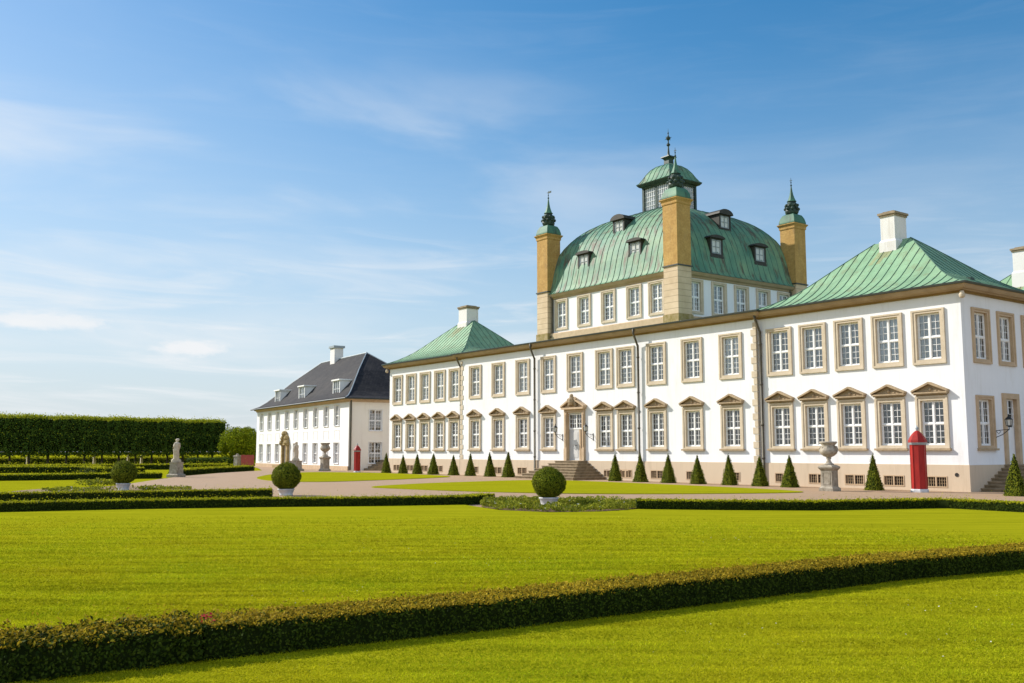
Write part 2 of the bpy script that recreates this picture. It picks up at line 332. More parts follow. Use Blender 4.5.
# ------------------------------------------------------------------ mesh helpers
class MB:
    def __init__(s): s.v = []; s.f = []; s.m = []; s.uv = {}
    def add(s, vs, fs, m=0):
        k = len(s.v); s.v += [tuple(map(float, v)) for v in vs]; s.f += [tuple(i+k for i in f) for f in fs]; s.m += [m]*len(fs); return s
    def box(s, x0, x1, y0, y1, z0, z1, m=0):
        return s.add([(x0,y0,z0),(x1,y0,z0),(x1,y1,z0),(x0,y1,z0),(x0,y0,z1),(x1,y0,z1),(x1,y1,z1),(x0,y1,z1)],
                     [(0,3,2,1),(4,5,6,7),(0,1,5,4),(1,2,6,5),(2,3,7,6),(3,0,4,7)], m)
    def frustum(s, r0, r1, z0, z1, m=0):        # rects (x0,x1,y0,y1)
        a, b = r0, r1
        return s.add([(a[0],a[2],z0),(a[1],a[2],z0),(a[1],a[3],z0),(a[0],a[3],z0),(b[0],b[2],z1),(b[1],b[2],z1),(b[1],b[3],z1),(b[0],b[3],z1)],
                     [(0,3,2,1),(4,5,6,7),(0,1,5,4),(1,2,6,5),(2,3,7,6),(3,0,4,7)], m)
    def prism(s, poly, y0, y1, m=0):            # poly in (x,z), counter-clockwise seen from -Y, extruded along y
        n = len(poly); vs = [(x, y0, z) for x, z in poly]+[(x, y1, z) for x, z in poly]
        fs = [tuple(range(n)), tuple(range(2*n-1, n-1, -1))]+[(i, i+n, (i+1) % n+n, (i+1) % n) for i in range(n)]
        return s.add(vs, fs, m)
    def tube(s, path, r, n=8, m=0, caps=True):
        P = [Vector(p) for p in path]; rs = r if isinstance(r, (list, tuple)) else [r]*len(P); vs = []
        for i, p in enumerate(P):
            t = (P[min(i+1, len(P)-1)]-P[max(i-1, 0)]).normalized()
            a = t.cross(Vector((0, 0, 1)) if abs(t.z) < .9 else Vector((1, 0, 0))).normalized(); b = t.cross(a)
            for k in range(n):
                q = 2*math.pi*k/n; vs.append(p+(a*math.cos(q)+b*math.sin(q))*rs[i])
        fs = []
        for i in range(len(P)-1):
            for k in range(n):
                fs.append((i*n+k, i*n+(k+1) % n, (i+1)*n+(k+1) % n, (i+1)*n+k))
        if caps: fs += [tuple(range(n-1, -1, -1)), tuple(range((len(P)-1)*n, len(P)*n))]
        return s.add(vs, fs, m)
    def lathe(s, prof, n=16, c=(0, 0), m=0, ph=0, sq=False):   # prof [(r,z)] bottom to top
        vs = []
        for r, z in prof:
            for k in range(n):
                q = 2*math.pi*k/n+ph; vs.append((c[0]+r*math.cos(q), c[1]+r*math.sin(q), z))
        fs = []
        for i in range(len(prof)-1):
            for k in range(n): fs.append((i*n+k, i*n+(k+1) % n, (i+1)*n+(k+1) % n, (i+1)*n+k))
        fs += [tuple(range(n-1, -1, -1)), tuple(range((len(prof)-1)*n, len(prof)*n))]
        return s.add(vs, fs, m)
    def sqlathe(s, prof, c, m=0): return s.lathe([(r*math.sqrt(2), z) for r, z in prof], 4, c, m, math.pi/4)
    def sphere(s, c, r, n=12, m=0, sz=1.):
        k = max(4, n//2); prof = []
        return s.lathe([(max(1e-4, r*math.sin(math.pi*i/k)), c[2]-r*sz*math.cos(math.pi*i/k)) for i in range(k+1)], n, (c[0], c[1]), m)
    def ringsweep(s, rect, prof, m=0):          # rect outline offset by prof (out, z)
        x0, x1, y0, y1 = rect; n = len(prof); vs = []
        for o, z in prof: vs += [(x0-o, y0-o, z), (x1+o, y0-o, z), (x1+o, y1+o, z), (x0-o, y1+o, z)]
        fs = []
        for i in range(n-1):
            for k in range(4): fs.append((i*4+k, i*4+(k+1) % 4, (i+1)*4+(k+1) % 4, (i+1)*4+k))
        return s.add(vs, fs, m)
    def mesh(s, name, mats, smooth=False):
        me = bpy.data.meshes.new(name); me.from_pydata(s.v, [], s.f)
        for m in mats: me.materials.append(m)
        me.polygons.foreach_set('material_index', s.m)
        if smooth: me.polygons.foreach_set('use_smooth', [True]*len(s.f))
        me.update(); return me
def link(name, me, parent=None, loc=(0, 0, 0), rz=0, world=True):
    o = bpy.data.objects.new(name, me); C.objects.link(o); o.rotation_euler = (0, 0, rz)
    o.location = loc
    if parent: o.parent = parent
    return o
def tag(o, label=None, cat=None, group=None, kind=None):
    for k, v in (('label', label), ('category', cat), ('group', group), ('kind', kind)):
        if v: o[k] = v
    return o
def empty(name, loc, rz=0):
    o = bpy.data.objects.new(name, None); C.objects.link(o); o.location = loc; o.rotation_euler = (0, 0, rz); o.empty_display_size = .3; return o
def copy_tree(o, parent=None):
    c = o.copy(); C.objects.link(c)
    if parent: c.parent = parent
    for ch in list(o.children): copy_tree(ch, c)
    return c
def fastmesh(name, V, F, mats, mi=None):
    """V (n,3), F (k,4) or (k,3) arrays"""
    me = bpy.data.meshes.new(name); k, w = F.shape
    me.vertices.add(len(V)); me.vertices.foreach_set('co', V.astype(np.float32).ravel())
    me.loops.add(k*w); me.loops.foreach_set('vertex_index', F.astype(np.int32).ravel())
    me.polygons.add(k); me.polygons.foreach_set('loop_start', np.arange(0, k*w, w, dtype=np.int32)); me.polygons.foreach_set('loop_total', np.full(k, w, dtype=np.int32))
    for m in mats: me.materials.append(m)
    if mi is not None: me.polygons.foreach_set('material_index', mi.astype(np.int32))
    me.update(calc_edges=True); return me
def leaves(P, Nn, size, mi, spread=.75, aspect=.55):
    """diamond leaves at P whose normals are Nn blurred"""
    n = len(P); d = Nn+rng.normal(0, spread, (n, 3)); d /= np.linalg.norm(d, axis=1)[:, None]
    a = np.cross(d, rng.normal(0, 1, (n, 3))); a /= np.linalg.norm(a, axis=1)[:, None]+1e-9; b = np.cross(d, a)
    s = size*rng.uniform(.65, 1.35, (n, 1))
    V = np.stack([P-a*s*.5, P+b*s*.5*aspect, P+a*s*.5, P-b*s*.5*aspect], 1).reshape(-1, 3)
    F = np.arange(4*n).reshape(n, 4)
    return V, F, np.broadcast_to(np.asarray(mi), (n,)).copy()
def wob(P, amp, sc, seed=0.):
    x, y, z = P[:, 0]*sc+seed, P[:, 1]*sc+seed*1.7, P[:, 2]*sc+seed*.6
    return amp*(np.sin(x*1.3+1.7*np.sin(y))+np.sin(y*1.9+1.3*np.sin(z*1.4+x))+np.sin(z*1.7+1.1*np.sin(x*1.2)))/3
def core_and_leaves(name, mats, parts, core=None):
    """core MB with material index 0 plus leaf parts -> one mesh"""
    Vs, Fs, Ms, k = [], [], [], 0
    if core:
        V = np.array(core.v); F = np.array([q for f in core.f for q in ([f] if len(f) == 4 else [(f[0], f[i], f[i+1], f[i+1]) for i in range(1, len(f)-1)])])
        Vs.append(V); Fs.append(F); Ms.append(np.zeros(len(F))); k = len(V)
    for V, F, m in parts:
        Vs.append(V); Fs.append(F+k); Ms.append(m); k += len(V)
    return fastmesh(name, np.concatenate(Vs), np.concatenate(Fs), mats, np.concatenate(Ms))

# ------------------------------------------------------------------ ground, gravel, lawns
def sheet(name, pts, z, m, thick=0):
    import bmesh
    bm = bmesh.new(); vs = [bm.verts.new((x, y, z)) for x, y in pts]; f = bm.faces.new(vs)
    if f.normal.z < 0: f.normal_flip()
    bm.normal_update()
    if f.normal.z < 0: bmesh.ops.reverse_faces(bm, faces=[f])
    if thick:
        r = bmesh.ops.extrude_edge_only(bm, edges=list(bm.edges))
        for v in [e for e in r['geom'] if isinstance(e, bmesh.types.BMVert)]: v.co.z -= thick
    bmesh.ops.triangulate(bm, faces=[q for q in bm.faces if len(q.verts) > 4])
    me = bpy.data.meshes.new(name); bm.to_mesh(me); bm.free(); me.materials.append(m)
    return tag(link(name, me), kind='structure')
def smooth_poly(pts, n=2):
    for _ in range(n):
        q = []
        for i in range(len(pts)):
            a, b = pts[i], pts[(i+1) % len(pts)]
            q += [(a[0]*.75+b[0]*.25, a[1]*.75+b[1]*.25), (a[0]*.25+b[0]*.75, a[1]*.25+b[1]*.75)]
        pts = q
    return pts
A = [(-33.6, -4), (-32.9, 1.5), (-32.33, 5.18), (-31.58, 8.67), (-30.21, 12.33), (-28.52, 15.75), (-27.6, 18.4), (-28.3, 20.2)]
BH = [(-40.6, -3), (-40.1, 2), (-39.49, 6.31), (-38.21, 10.48), (-37.19, 15.66)]
RH = [(-22.24, 21.29), (-20.36, 22.96), (-18.45, 25.13), (-17.67, 27.2), (-16.9, 29.38), (-14.26, 29.18), (-9, 28.8), (-3, 28.3)]
BED = [(-26.56, 18.21), (-24.35, 17.58), (-22.61, 18.14), (-21.98, 19.54), (-22.37, 21.55), (-24.18, 23.43), (-26.01, 23.12), (-27.8, 21.85), (-28.87, 20.4)]
EDGE = [(-39.3, -10), (-40.5, 2.5), (-40.5, 6), (-48.41, 7.71), (-47.75, 9.49), (-50.47, 11.72), (-56.78, 15.43), (-65.82, 19.9), (-72.85, 23.69), (-82.8, 30.53), (-89.4, 36.57), (-103.18, 41.73)]
sheet('ground', [(-3000, -3000), (3000, -3000), (3000, 3000), (-3000, 3000)], -.06, M['fargrass'])
sheet('gravel_forecourt', EDGE+[(-116, 46), (-118, 80), (40, 80), (40, 29), (-9, 29), (-3, 20), (-8, -10)], 0, M['gravel'])
sheet('parterre_lawn', [(-40.5, -30), (-40.5, 6)]+EDGE[3:]+[(-104, 60), (-200, 60), (-200, -30)], -.02, M['lawn'])
sheet('main_lawn', [(-8.4, -12), (-33.8, -12)]+A[:-1]+[BED[1], BED[2], BED[3], (-22.24, 21.29)]+RH[1:]+[(-3, 22), (-7, 22)], .03, M['lawn'], .05)
sheet('near_lawn', [(-8.4, -12), (-8.46, 2), (-8.06, 6), (-7.8, 12), (-7.35, 16), (-7, 22), (-3, 22), (-3, 28.3), (14, 27), (14, -12)], .034, M['lawn'], .05)
L1 = [(-62.82, 25.15), (-69.37, 28.38), (-74.9, 31.74), (-79.57, 36.95), (-76.5, 38.6), (-72.61, 40.2), (-66.47, 39.9), (-59.06, 38.92), (-56.67, 35.08), (-55.01, 31.06), (-53.49, 26.86), (-53.71, 24.95), (-56.03, 23.76)]
L2 = [(-44.57, 23.45), (-47.38, 28.68), (-48.3, 32.5), (-49.04, 36.5), (-48.3, 38.9), (-44.17, 39.0), (-38.89, 38.6), (-35.26, 38.3), (-31.85, 37.9), (-29.18, 37.3), (-26.9, 36.39), (-27.87, 33.36), (-29.75, 29.84), (-32.19, 26.87), (-37.21, 24.64), (-41.41, 23.94)]
sheet('oval_lawn', smooth_poly(L1, 2), .03, M['lawn'], .05)
sheet('oval_lawn', smooth_poly(L2, 2), .03, M['lawn'], .05)
# mown grass close to the camera: individual blades
def inside(P, poly):
    x, y = P[:, 0], P[:, 1]; r = np.zeros(len(P), bool); n = len(poly)
    for i in range(n):
        (x0, y0), (x1, y1) = poly[i], poly[(i+1) % n]
        c = ((y0 > y) != (y1 > y)); with_ = (x1-x0)*(y-y0)/(y1-y0+1e-12)+x0; r ^= c & (x < with_)
    return r
def blades():
    f2 = np.array([fw.x, fw.y]); f2 /= np.linalg.norm(f2); r2 = np.array([f2[1], -f2[0]])
    out = []
    n = 780000
    u = rng.uniform(0, 1, n); d = 6.3*(27/6.3)**u                       # density falls with distance
    lat = rng.uniform(-.62, .95, n)*d
    P = d[:, None]*f2+lat[:, None]*r2
    ok = ~((P[:, 0] < -7.2-.0) & (P[:, 0] > -9.2) & (np.abs(P[:, 0]-(-8.25+.045*(P[:, 1]-6)-.33)) < .28))
    ok &= P[:, 0] > np.interp(P[:, 1], [a[1] for a in A], [a[0] for a in A])+.2
    ok &= (P[:, 1] < 21.5) & (rng.uniform(0, 1, n) < np.clip((28-d)/13, 0, 1)*np.clip((21.5-P[:, 1])/3, 0, 1))
    P = P[ok]; d = d[ok]; n = len(P)
    h = rng.uniform(.008, .019, n)*(1+d*.012); w = (.0035+.00045*d)*rng.uniform(.7, 1.3, n)
    a = rng.uniform(0, 2*np.pi, n); lean = rng.normal(0, .7, (n, 2))*h[:, None]
    z = np.full(n, .03)
    B = np.column_stack([P, z]); side = np.column_stack([np.cos(a), np.sin(a), np.zeros(n)])*w[:, None]
    T = B+np.column_stack([lean, h])
    V = np.stack([B-side, B+side, T], 1).reshape(-1, 3)
    return tag(link('lawn_grass', fastmesh('lawn_grass', V, np.arange(3*n).reshape(n, 3), [M['grass']])), 'short mown yellow green grass blades of the near lawns', 'grass', kind='stuff')
blades()
def daisies():
    V, F, k = [], [], 0
    cl = [(-5.9, 11.6), (-5.6, 12.6), (-6.2, 10.4), (-6.3, 7.2), (-13, 9), (-11.2, 5.2), (-15.5, 8.6), (-4.9, 9.2), (-13.4, 15.4)]
    P = np.concatenate([np.column_stack([rng.normal(x, .28, 16), rng.normal(y, .5, 16), np.full(16, .075)]) for x, y in cl])
    V, F, m = leaves(P, np.tile([0, 0, 1.], (len(P), 1)), .014, 0, .3, 1.)
    tag(link('daisies', fastmesh('daisies', V, F, [M['daisy']])), 'scattered tiny white daisies and clover in the mown lawn', 'flowers', kind='stuff')
daisies()

# ------------------------------------------------------------------ the palace
D, DP = 42.455, 42.66
root = empty('palace', (-49.5, D, 0))
tag(root, 'white baroque palace with green copper roofs, square dome and four ochre corner chimneys', 'palace')
RW = Vector(root.location)
def part(name, mb, mats, parent=root, smooth=False, label=None):
    """geometry in world coordinates, parent root or one of its parts (all at the root's place)"""
    me = mb.mesh(name, mats, smooth) if isinstance(mb, MB) else mb
    o = link(name, me, parent)
    if parent is root: o.location = -RW
    if label: o['label'] = label
    return o
class Wall:                     # a vertical wall frame: u along, w inward
    def __init__(s, o, rz):
        s.o = Vector(o); s.rz = rz; s.du = Vector((math.cos(rz), math.sin(rz), 0)); s.dn = Vector((-math.sin(rz), math.cos(rz), 0))
    def p(s, u, w, z): return s.o+s.du*u+s.dn*w+Vector((0, 0, z))
def wall_mesh(mb, wl, u0, u1, z0, z1, holes, depth=.34, m=0):
    us = sorted({u0, u1}|{h[0] for h in holes}|{h[1] for h in holes}); zs = sorted({z0, z1}|{h[2] for h in holes}|{h[3] for h in holes})
    us = [u for u in us if u0 <= u <= u1]; zs = [z for z in zs if z0 <= z <= z1]
    for i in range(len(us)-1):
        for j in range(len(zs)-1):
            cu, cz = (us[i]+us[i+1])/2, (zs[j]+zs[j+1])/2
            if any(h[0] < cu < h[1] and h[2] < cz < h[3] for h in holes): continue
            mb.add([wl.p(us[i], 0, zs[j]), wl.p(us[i+1], 0, zs[j]), wl.p(us[i+1], 0, zs[j+1]), wl.p(us[i], 0, zs[j+1])], [(0, 1, 2, 3)], m)
    for a, b, c, d in holes:
        a_, b_, c_, d_ = max(a, u0), min(b, u1), max(c, z0), min(d, z1)
        if c_ >= d_: continue
        for q in (((a_, c_), (a_, d_)), ((b_, d_), (b_, c_)), ((a_, d_), (b_, d_)), ((b_, c_), (a_, c_))):
            (ua, za), (ub, zb) = q
            mb.add([wl.p(ua, 0, za), wl.p(ub, 0, zb), wl.p(ub, depth, zb), wl.p(ua, depth, za)], [(0, 1, 2, 3)], m)

def win_meshes(w, h, ow, oh, ob, pediment=False, sill=False, cur='curtain', bars=(2, 2, 2, 3), wood=.058, stone='trim', mid=.08):
    """origin: bottom centre of the stone surround on the wall face; opening ow x oh starting ob above"""
    r = {}
    s = MB(); x, ix = w/2, ow/2; e = (x-ix)*.45; zt, zi = h, ob+oh; tt = h-zi
    for pr, a, b, zl0, zl1, zt0, zt1 in ((-.085, x, x-e, 0, ob*.45, h-tt*.45, h), (-.055, x-e, ix, ob*.45, ob, zi, h-tt*.45)):
        s.box(-a, -b, pr, .096, zl0, zt1); s.box(b, a, pr, .096, zl0, zt1)
        s.box(-b, b, pr, .096, zt0, zt1); s.box(-b, b, pr, .096, zl0, zl1)
    r['window'] = (s, [M[stone]])
    if sill:
        q = MB(); q.box(-x-.07, x+.07, -.16, .05, -.10, -.003); r['sill'] = (q, [M['ped']])
    f = MB(); y0, y1 = .10, .18; nx, nz, sx_, sz_ = bars; sl = .018; ix += sl; ob -= sl; zi += sl; oh += 2*sl; wood += sl
    f.box(-ix, -ix+wood, y0, y1, ob, zi); f.box(ix-wood, ix, y0, y1, ob, zi)
    f.box(-ix+wood, ix-wood, y0, y1, ob, ob+wood); f.box(-ix+wood, ix-wood, y0, y1, zi-wood, zi)
    cu = [-ix+wood+(2*ix-2*wood)*i/nx for i in range(nx+1)]; cz = [ob+wood+(oh-2*wood)*(j/nz if nz < 2 else [0, .48, 1][j]) for j in range(nz+1)]
    for i in range(1, nx): f.box(cu[i]-mid/2, cu[i]+mid/2, y0-.012, y1, ob+wood, zi-wood)
    for j in range(1, nz):
        for i in range(nx):
            f.box(cu[i]+(mid/2 if i else 0), cu[i+1]-(mid/2 if i < nx-1 else 0), y0-.006, y1, cz[j]-mid*.45, cz[j]+mid*.45)
    for i in range(nx):
        a = cu[i]+(mid/2 if i else 0); b = cu[i+1]-(mid/2 if i < nx-1 else 0)
        for j in range(nz):
            c = cz[j]+(mid*.45 if j else 0); d = cz[j+1]-(mid*.45 if j < nz-1 else 0)
            k = .036                                             # casement
            f.box(a, a+k, y0+.02, y1-.01, c, d); f.box(b-k, b, y0+.02, y1-.01, c, d); f.box(a+k, b-k, y0+.02, y1-.01, c, c+k); f.box(a+k, b-k, y0+.02, y1-.01, d-k, d)
            for p in range(1, sx_):
                xx = a+k+(b-a-2*k)*p/sx_; f.box(xx-.011, xx+.011, y0+.03, y1-.02, c+k, d-k)
            for p in range(1, sz_):
                zz = c+k+(d-c-2*k)*p/sz_; f.box(a+k, b-k, y0+.034, y1-.024, zz-.011, zz+.011)
    r['sash'] = (f, [M['frame']])
    g = MB(); g.add([(-ix, .145, ob), (ix, .145, ob), (ix, .145, zi), (-ix, .145, zi)], [(0, 1, 2, 3)]); r['pane'] = (g, [M['glass']])
    c = MB(); n = 26
    for i in range(n):
        xa, xb = -ix+2*ix*i/n, -ix+2*ix*(i+1)/n
        yc = .215 if cur == 'curtain' else .28; ya, yb = yc+.02*math.sin(i*1.9), yc+.02*math.sin((i+1)*1.9)
        c.add([(xa, ya, ob), (xb, yb, ob), (xb, yb, zi), (xa, ya, zi)], [(0, 1, 2, 3)])
    r['curtain'] = (c, [M[cur]])
    if pediment:
        p = MB(); W2 = w/2+.06; zb = h+.10
        p.box(-w/2+.05, w/2-.05, -.05, .02, h+.002, zb)                     # frieze
        p.box(-W2, W2, -.24, .02, zb, zb+.07); p.box(-W2+.05, W2-.05, -.17, .02, zb-.055, zb-.003)
        ap = zb+.54; t = .10
        p.prism([(-W2+.02, zb+.072), (W2-.02, zb+.072), (0, ap-t)], -.06, .02)
        for sg in (-1, 1):
            pl = [(sg*(W2+.03), zb+.075), (sg*(W2+.03), zb+.075+t*.8), (0, ap+.0), (0, ap-t)]
            p.prism(pl if sg < 0 else pl[::-1], -.27+(.003 if sg > 0 else 0), .02)
        p.sphere((0, -.075, zb+.2), .09, 8); p.box(-.3, .3, -.09, -.05, zb+.10, zb+.17)
        r['pediment'] = (p, [M['ped']])
    return {k: v[0].mesh('window_'+k if k != 'window' else 'window', v[1]) for k, v in r.items()}
WK = {
 'upper': win_meshes(1.66, 2.58, 1.20, 2.18, .22),
 'lower': win_meshes(1.60, 2.43, 1.14, 2.08, .14, True, True, 'room'),
 'sidelow': win_meshes(1.55, 2.43, 1.12, 2.12, .12, False, True, 'room', stone='stone'),
 'sideup': win_meshes(1.60, 2.58, 1.16, 2.18, .20, stone='stone'),
 'dome': win_meshes(1.46, 2.26, 1.06, 1.92, .17),
 'annex': win_meshes(1.42, 2.12, 1.30, 2.04, .05, cur='room', stone='annex', wood=.04, mid=.06),
}
OPEN = {'upper': (1.20, .22, 2.18), 'lower': (1.14, .14, 2.08), 'sidelow': (1.12, .12, 2.12), 'sideup': (1.16, .20, 2.18), 'dome': (1.06, .17, 1.92), 'annex': (1.30, .05, 2.04)}
def hole(kind, u, z):
    ow, ob, oh = OPEN[kind]; e = .02; return (u-ow/2-e, u+ow/2+e, z+ob-e, z+ob+oh+e)
def put_window(kind, wl, u, z, owner=root, rel=None):
    ms = WK[kind]; p = wl.p(u, 0, z)
    w = link('window', ms['window'], owner, (p-RW) if rel is None else rel(p), wl.rz)
    for k in ('sash', 'pane', 'curtain', 'sill', 'pediment'):
        if k in ms: link(k, ms[k], w)
    return w
# basement window
bm_ = MB(); bm_.box(-.55, .55, -.02, .04, .0, .05); bm_.box(-.55, .55, -.02, .04, .47, .52); bm_.box(-.55, -.5, -.02, .04, .05, .47); bm_.box(.5, .55, -.02, .04, .05, .47); bm_.box(-.035, .035, -.02, .04, .05, .47)
BW = bm_.mesh('basement_window', [M['stone']])
bb = MB(); bb.add([(-.515, .22, .03), (.515, .22, .03), (.515, .22, .49), (-.515, .22, .49)], [(0, 1, 2, 3)]); BD = bb.mesh('basement_pane', [M['dark']])
bb = MB()
for sg in (-1, 1):
    for i in range(1, 4): bb.box(sg*(.035+.465*i/4)-.012, sg*(.035+.465*i/4)+.012, .03, .05, .05, .47)
    for j in range(1, 3): bb.box(min(sg*.035, sg*.5), max(sg*.035, sg*.5), .052, .068, .05+.14*j-.01, .05+.14*j+.01)
BG = bb.mesh('basement_grille', [M['cornice']])
def put_basement(wl, u, small=False, z=.16):
    p = wl.p(u, 0, z); w = link('basement_window', BW, root, p-RW, wl.rz)
    link('pane', BD, w); link('grille', BG, w)
    if small: w.scale = (.55, 1, .9)

ZP, ZE = 1.19, 9.1            # plinth top, wall top
main_u = [-62.05, -59.01, -55.99, -53.01, -50.15, -47.21, -45.19, -42.45, -39.52, -36.58]
lp_u = [-74.37, -72.08, -69.80, -67.50, -65.29]; rp_u = [-33.37, -31.23, -29.07, -26.92, -24.78]
ZU, ZL = 5.86, 1.95
DX0, DX1 = -50.92, -49.34     # door opening
wM = Wall((0, D, 0), 0); wP = Wall((0, DP, 0), 0)
XR_, XL_ = -23.16, -75.8
wR = Wall((XR_, 0, 0), math.pi/2)        # right flank, u = Y
wLf = Wall((XL_, 0, 0), -math.pi/2)      # left flank, u = -Y
side_u = [44.3, 46.6, 48.95, 51.25]
YB = 52.2                                 # back of the front pavilions
def bw_holes(us, s=1.): return [(u-.515*s, u+.515*s, .16+.035, .16+.485) for u in us]
wm = MB()
mh = [hole('upper', u, ZU) for u in main_u]+[hole('lower', u, ZL) for u in main_u if abs(u+50.15) > .1]+[(DX0-.02, DX1+.02, 1.2, 4.35)]
wall_mesh(wm, wM, -64.06, -34.77, ZP, ZE, mh)
wm.add([(-34.77, D, 0), (-34.77, DP+.3, 0), (-34.77, DP+.3, ZE), (-34.77, D, ZE)], [(0, 1, 2, 3)]); wm.add([(-64.06, D, 0), (-64.06, DP+.3, 0), (-64.06, DP+.3, ZE), (-64.06, D, ZE)], [(3, 2, 1, 0)])
for us, x0, x1 in ((lp_u, XL_, -64.06), (rp_u, -34.77, XR_)):
    wall_mesh(wm, wP, x0, x1, ZP, ZE, [hole('upper', u, ZU) for u in us]+[hole('lower', u, ZL) for u in us])
DU0, DU1 = 46.15, 47.15
wall_mesh(wm, wR, DP, YB, ZP, ZE, [hole('sideup', u, ZU) for u in side_u]+[hole('sidelow', u, ZL) for u in side_u if abs(u-46.6) > .2]+[(DU0-.02, DU1+.02, 1.2, 4.3)])
wall_mesh(wm, wLf, -YB, -DP, ZP, ZE, [hole('sideup', -u, ZU) for u in side_u]+[hole('sidelow', -u, ZL) for u in side_u])
# plain rear masses (link wings and rear pavilions)
wm.box(-33.2, -24.2, YB-.02, 58.6, 0, ZE); wm.box(-74.5, -65.5, YB-.02, 58.6, 0, ZE); wm.box(-34.6, XR_, 58.6, 67.4, 0, ZE); wm.box(XL_, -64.2, 58.6, 67.4, 0, ZE)
wm.box(-64.06, -34.77, 57.4, 60.5, 0, ZE)
wm.add([(XR_, YB, 0), (-34, YB, 0), (-34, YB, ZE), (XR_, YB, ZE)], [(0, 1, 2, 3)]); wm.add([(XL_, YB, 0), (-65, YB, 0), (-65, YB, ZE), (XL_, YB, ZE)], [(3, 2, 1, 0)])
part('wall', wm, [M['white']])
pm = MB(); ph = bw_holes([u-.05 for u in main_u if abs(u+50.15) > 3.5])+bw_holes([-47.0, -45.3], .55)
pw = .05
wPm = Wall((0, D-pw, 0), 0); wPp = Wall((0, DP-pw, 0), 0); wPr = Wall((XR_+pw, 0, 0), math.pi/2); wPl = Wall((XL_-pw, 0, 0), -math.pi/2)
wall_mesh(pm, wPm, -64.06-pw, -34.77+pw, -.1, ZP, ph, .3)
for us, x0, x1 in ((lp_u, XL_-pw, -64.06-pw), (rp_u, -34.77+pw, XR_+pw)): wall_mesh(pm, wPp, x0, x1, -.1, ZP, bw_holes([u+.05 for u in us]), .3)
wall_mesh(pm, wPr, DP-pw, YB, -.1, ZP, [], .3); wall_mesh(pm, wPl, -YB, -DP+pw, -.1, ZP, [], .3)
for x0, x1, y0, y1 in ((-64.06-pw, -34.77+pw, D-pw, D+.02), (XL_-pw, -64.06-pw, DP-pw, DP+.02), (-34.77+pw, XR_+pw, DP-pw, DP+.02), (XR_-.02, XR_+pw, DP+.02, YB), (XL_-pw, XL_+.02, DP+.02, YB)):
    pm.add([(x0, y0, ZP), (x1, y0, ZP), (x1, y1, ZP+.02), (x0, y1, ZP+.02)], [(0, 1, 2, 3)])
pm.add([(-34.77+pw, D-pw, -.1), (-34.77+pw, DP, -.1), (-34.77+pw, DP, ZP), (-34.77+pw, D-pw, ZP)], [(0, 1, 2, 3)])
part('plinth', pm, [M['plinth']])
for u in main_u:
    put_window('upper', wM, u, ZU)
    if abs(u+50.15) > .1: put_window('lower', wM, u, ZL)
    if abs(u+50.15) > 3.5: put_basement(wPm, u-.05)
for u in (-47.0, -45.3): put_basement(wPm, u, True)
for us in (lp_u, rp_u):
    for u in us: put_window('upper', wP, u, ZU); put_window('lower', wP, u, ZL); put_basement(wPp, u+.05)
for u in side_u:
    put_window('sideup', wR, u, ZU); put_window('sideup', wLf, -u, ZU); put_window('sidelow', wLf, -u, ZL)
    if abs(u-46.6) > .2: put_window('sidelow', wR, u, ZL)
# quoins at the two ends of the centre section
qm = MB()
for k in range(20):
    z = ZP+.03+k*.385; w = .20 if k % 2 else .34
    if z+.36 > 9.05: break
    qm.box(-34.77-w, -34.77+.03, D-.035, D+.1, z, z+.345); qm.box(-64.06-.03, -64.06+w, D-.035, D+.1, z, z+.345)
part('quoins', qm, [M['trim']])
# cornices and gutters
CP = [(.02, 9.04), (.08, 9.045), (.10, 9.11), (.26, 9.13), (.28, 9.18), (.40, 9.20), (.46, 9.28), (.51, 9.39), (.53, 9.39)]
cm = MB(); CD, CP = CP[:4], CP[3:]; cd_ = MB(); cm.ringsweep((-64.06, -34.77, D, 60.5), CP); cd_.ringsweep((-64.06, -34.77, D, 60.5), CD)
for r in ((XL_, -64.3, DP, YB), (-34.6, XR_, DP, YB), (XL_, -64.3, 58.6, 67.4), (-34.6, XR_, 58.6, 67.4)): cm.ringsweep(r, [(o, z-.012) for o, z in CP]); cd_.ringsweep(r, [(o, z-.012) for o, z in CD])
for r in ((-33.2, -24.2, YB, 58.6), (-74.5, -65.5, YB, 58.6)): cm.ringsweep(r, [(o, z-.024) for o, z in CP]); cd_.ringsweep(r, [(o, z-.024) for o, z in CD])
co = part('cornice', cm, [M['cornice']]); part('bed_moulding', cd_, [M['mould']], co)
gm = MB(); GP = [(.51, 9.38), (.58, 9.39), (.60, 9.47), (.56, 9.49), (.45, 9.47)]
gm.ringsweep((-64.06, -34.77, D, 60.5), GP)
for r in ((XL_, -64.3, DP, YB), (-34.6, XR_, DP, YB), (XL_, -64.3, 58.6, 67.4), (-34.6, XR_, 58.6, 67.4)): gm.ringsweep(r, [(o, z-.012) for o, z in GP])
part('gutter', gm, [M['gutter']], co)
for x in (XR_+.2, XL_-.2):                      # little carved knob under the corner of the cornice
    k = MB(); k.lathe([(.06, 8.74), (.12, 8.79), (.14, 8.88), (.10, 9.0), (.09, 9.06)], 10, (x, DP-.2)); part('corner_knob', k, [M['trim']], co)
# drain pipes
for x, y, top in ((-54.40, D, 9.2), (-43.89, D, 9.2), (-34.55, DP, 9.2), (-64.2, DP, 9.2)):
    p = MB(); b = .13 if y == DP else .17
    p.tube([(x, y-.54, 9.4), (x, y-.54, 9.1), (x, y-.48, 8.95), (x, y-b, 8.35), (x, y-b, 8.0), (x, y-b, .06), (x, y-b-.1, .02)], .075, 8)
    for z in (7.6, 5.4, 3.2, 1.4): p.tube([(x, y-b, z), (x, y-b, z+.08)], .095, 8)
    part('drainpipe', p, [M['pipe']], smooth=True)
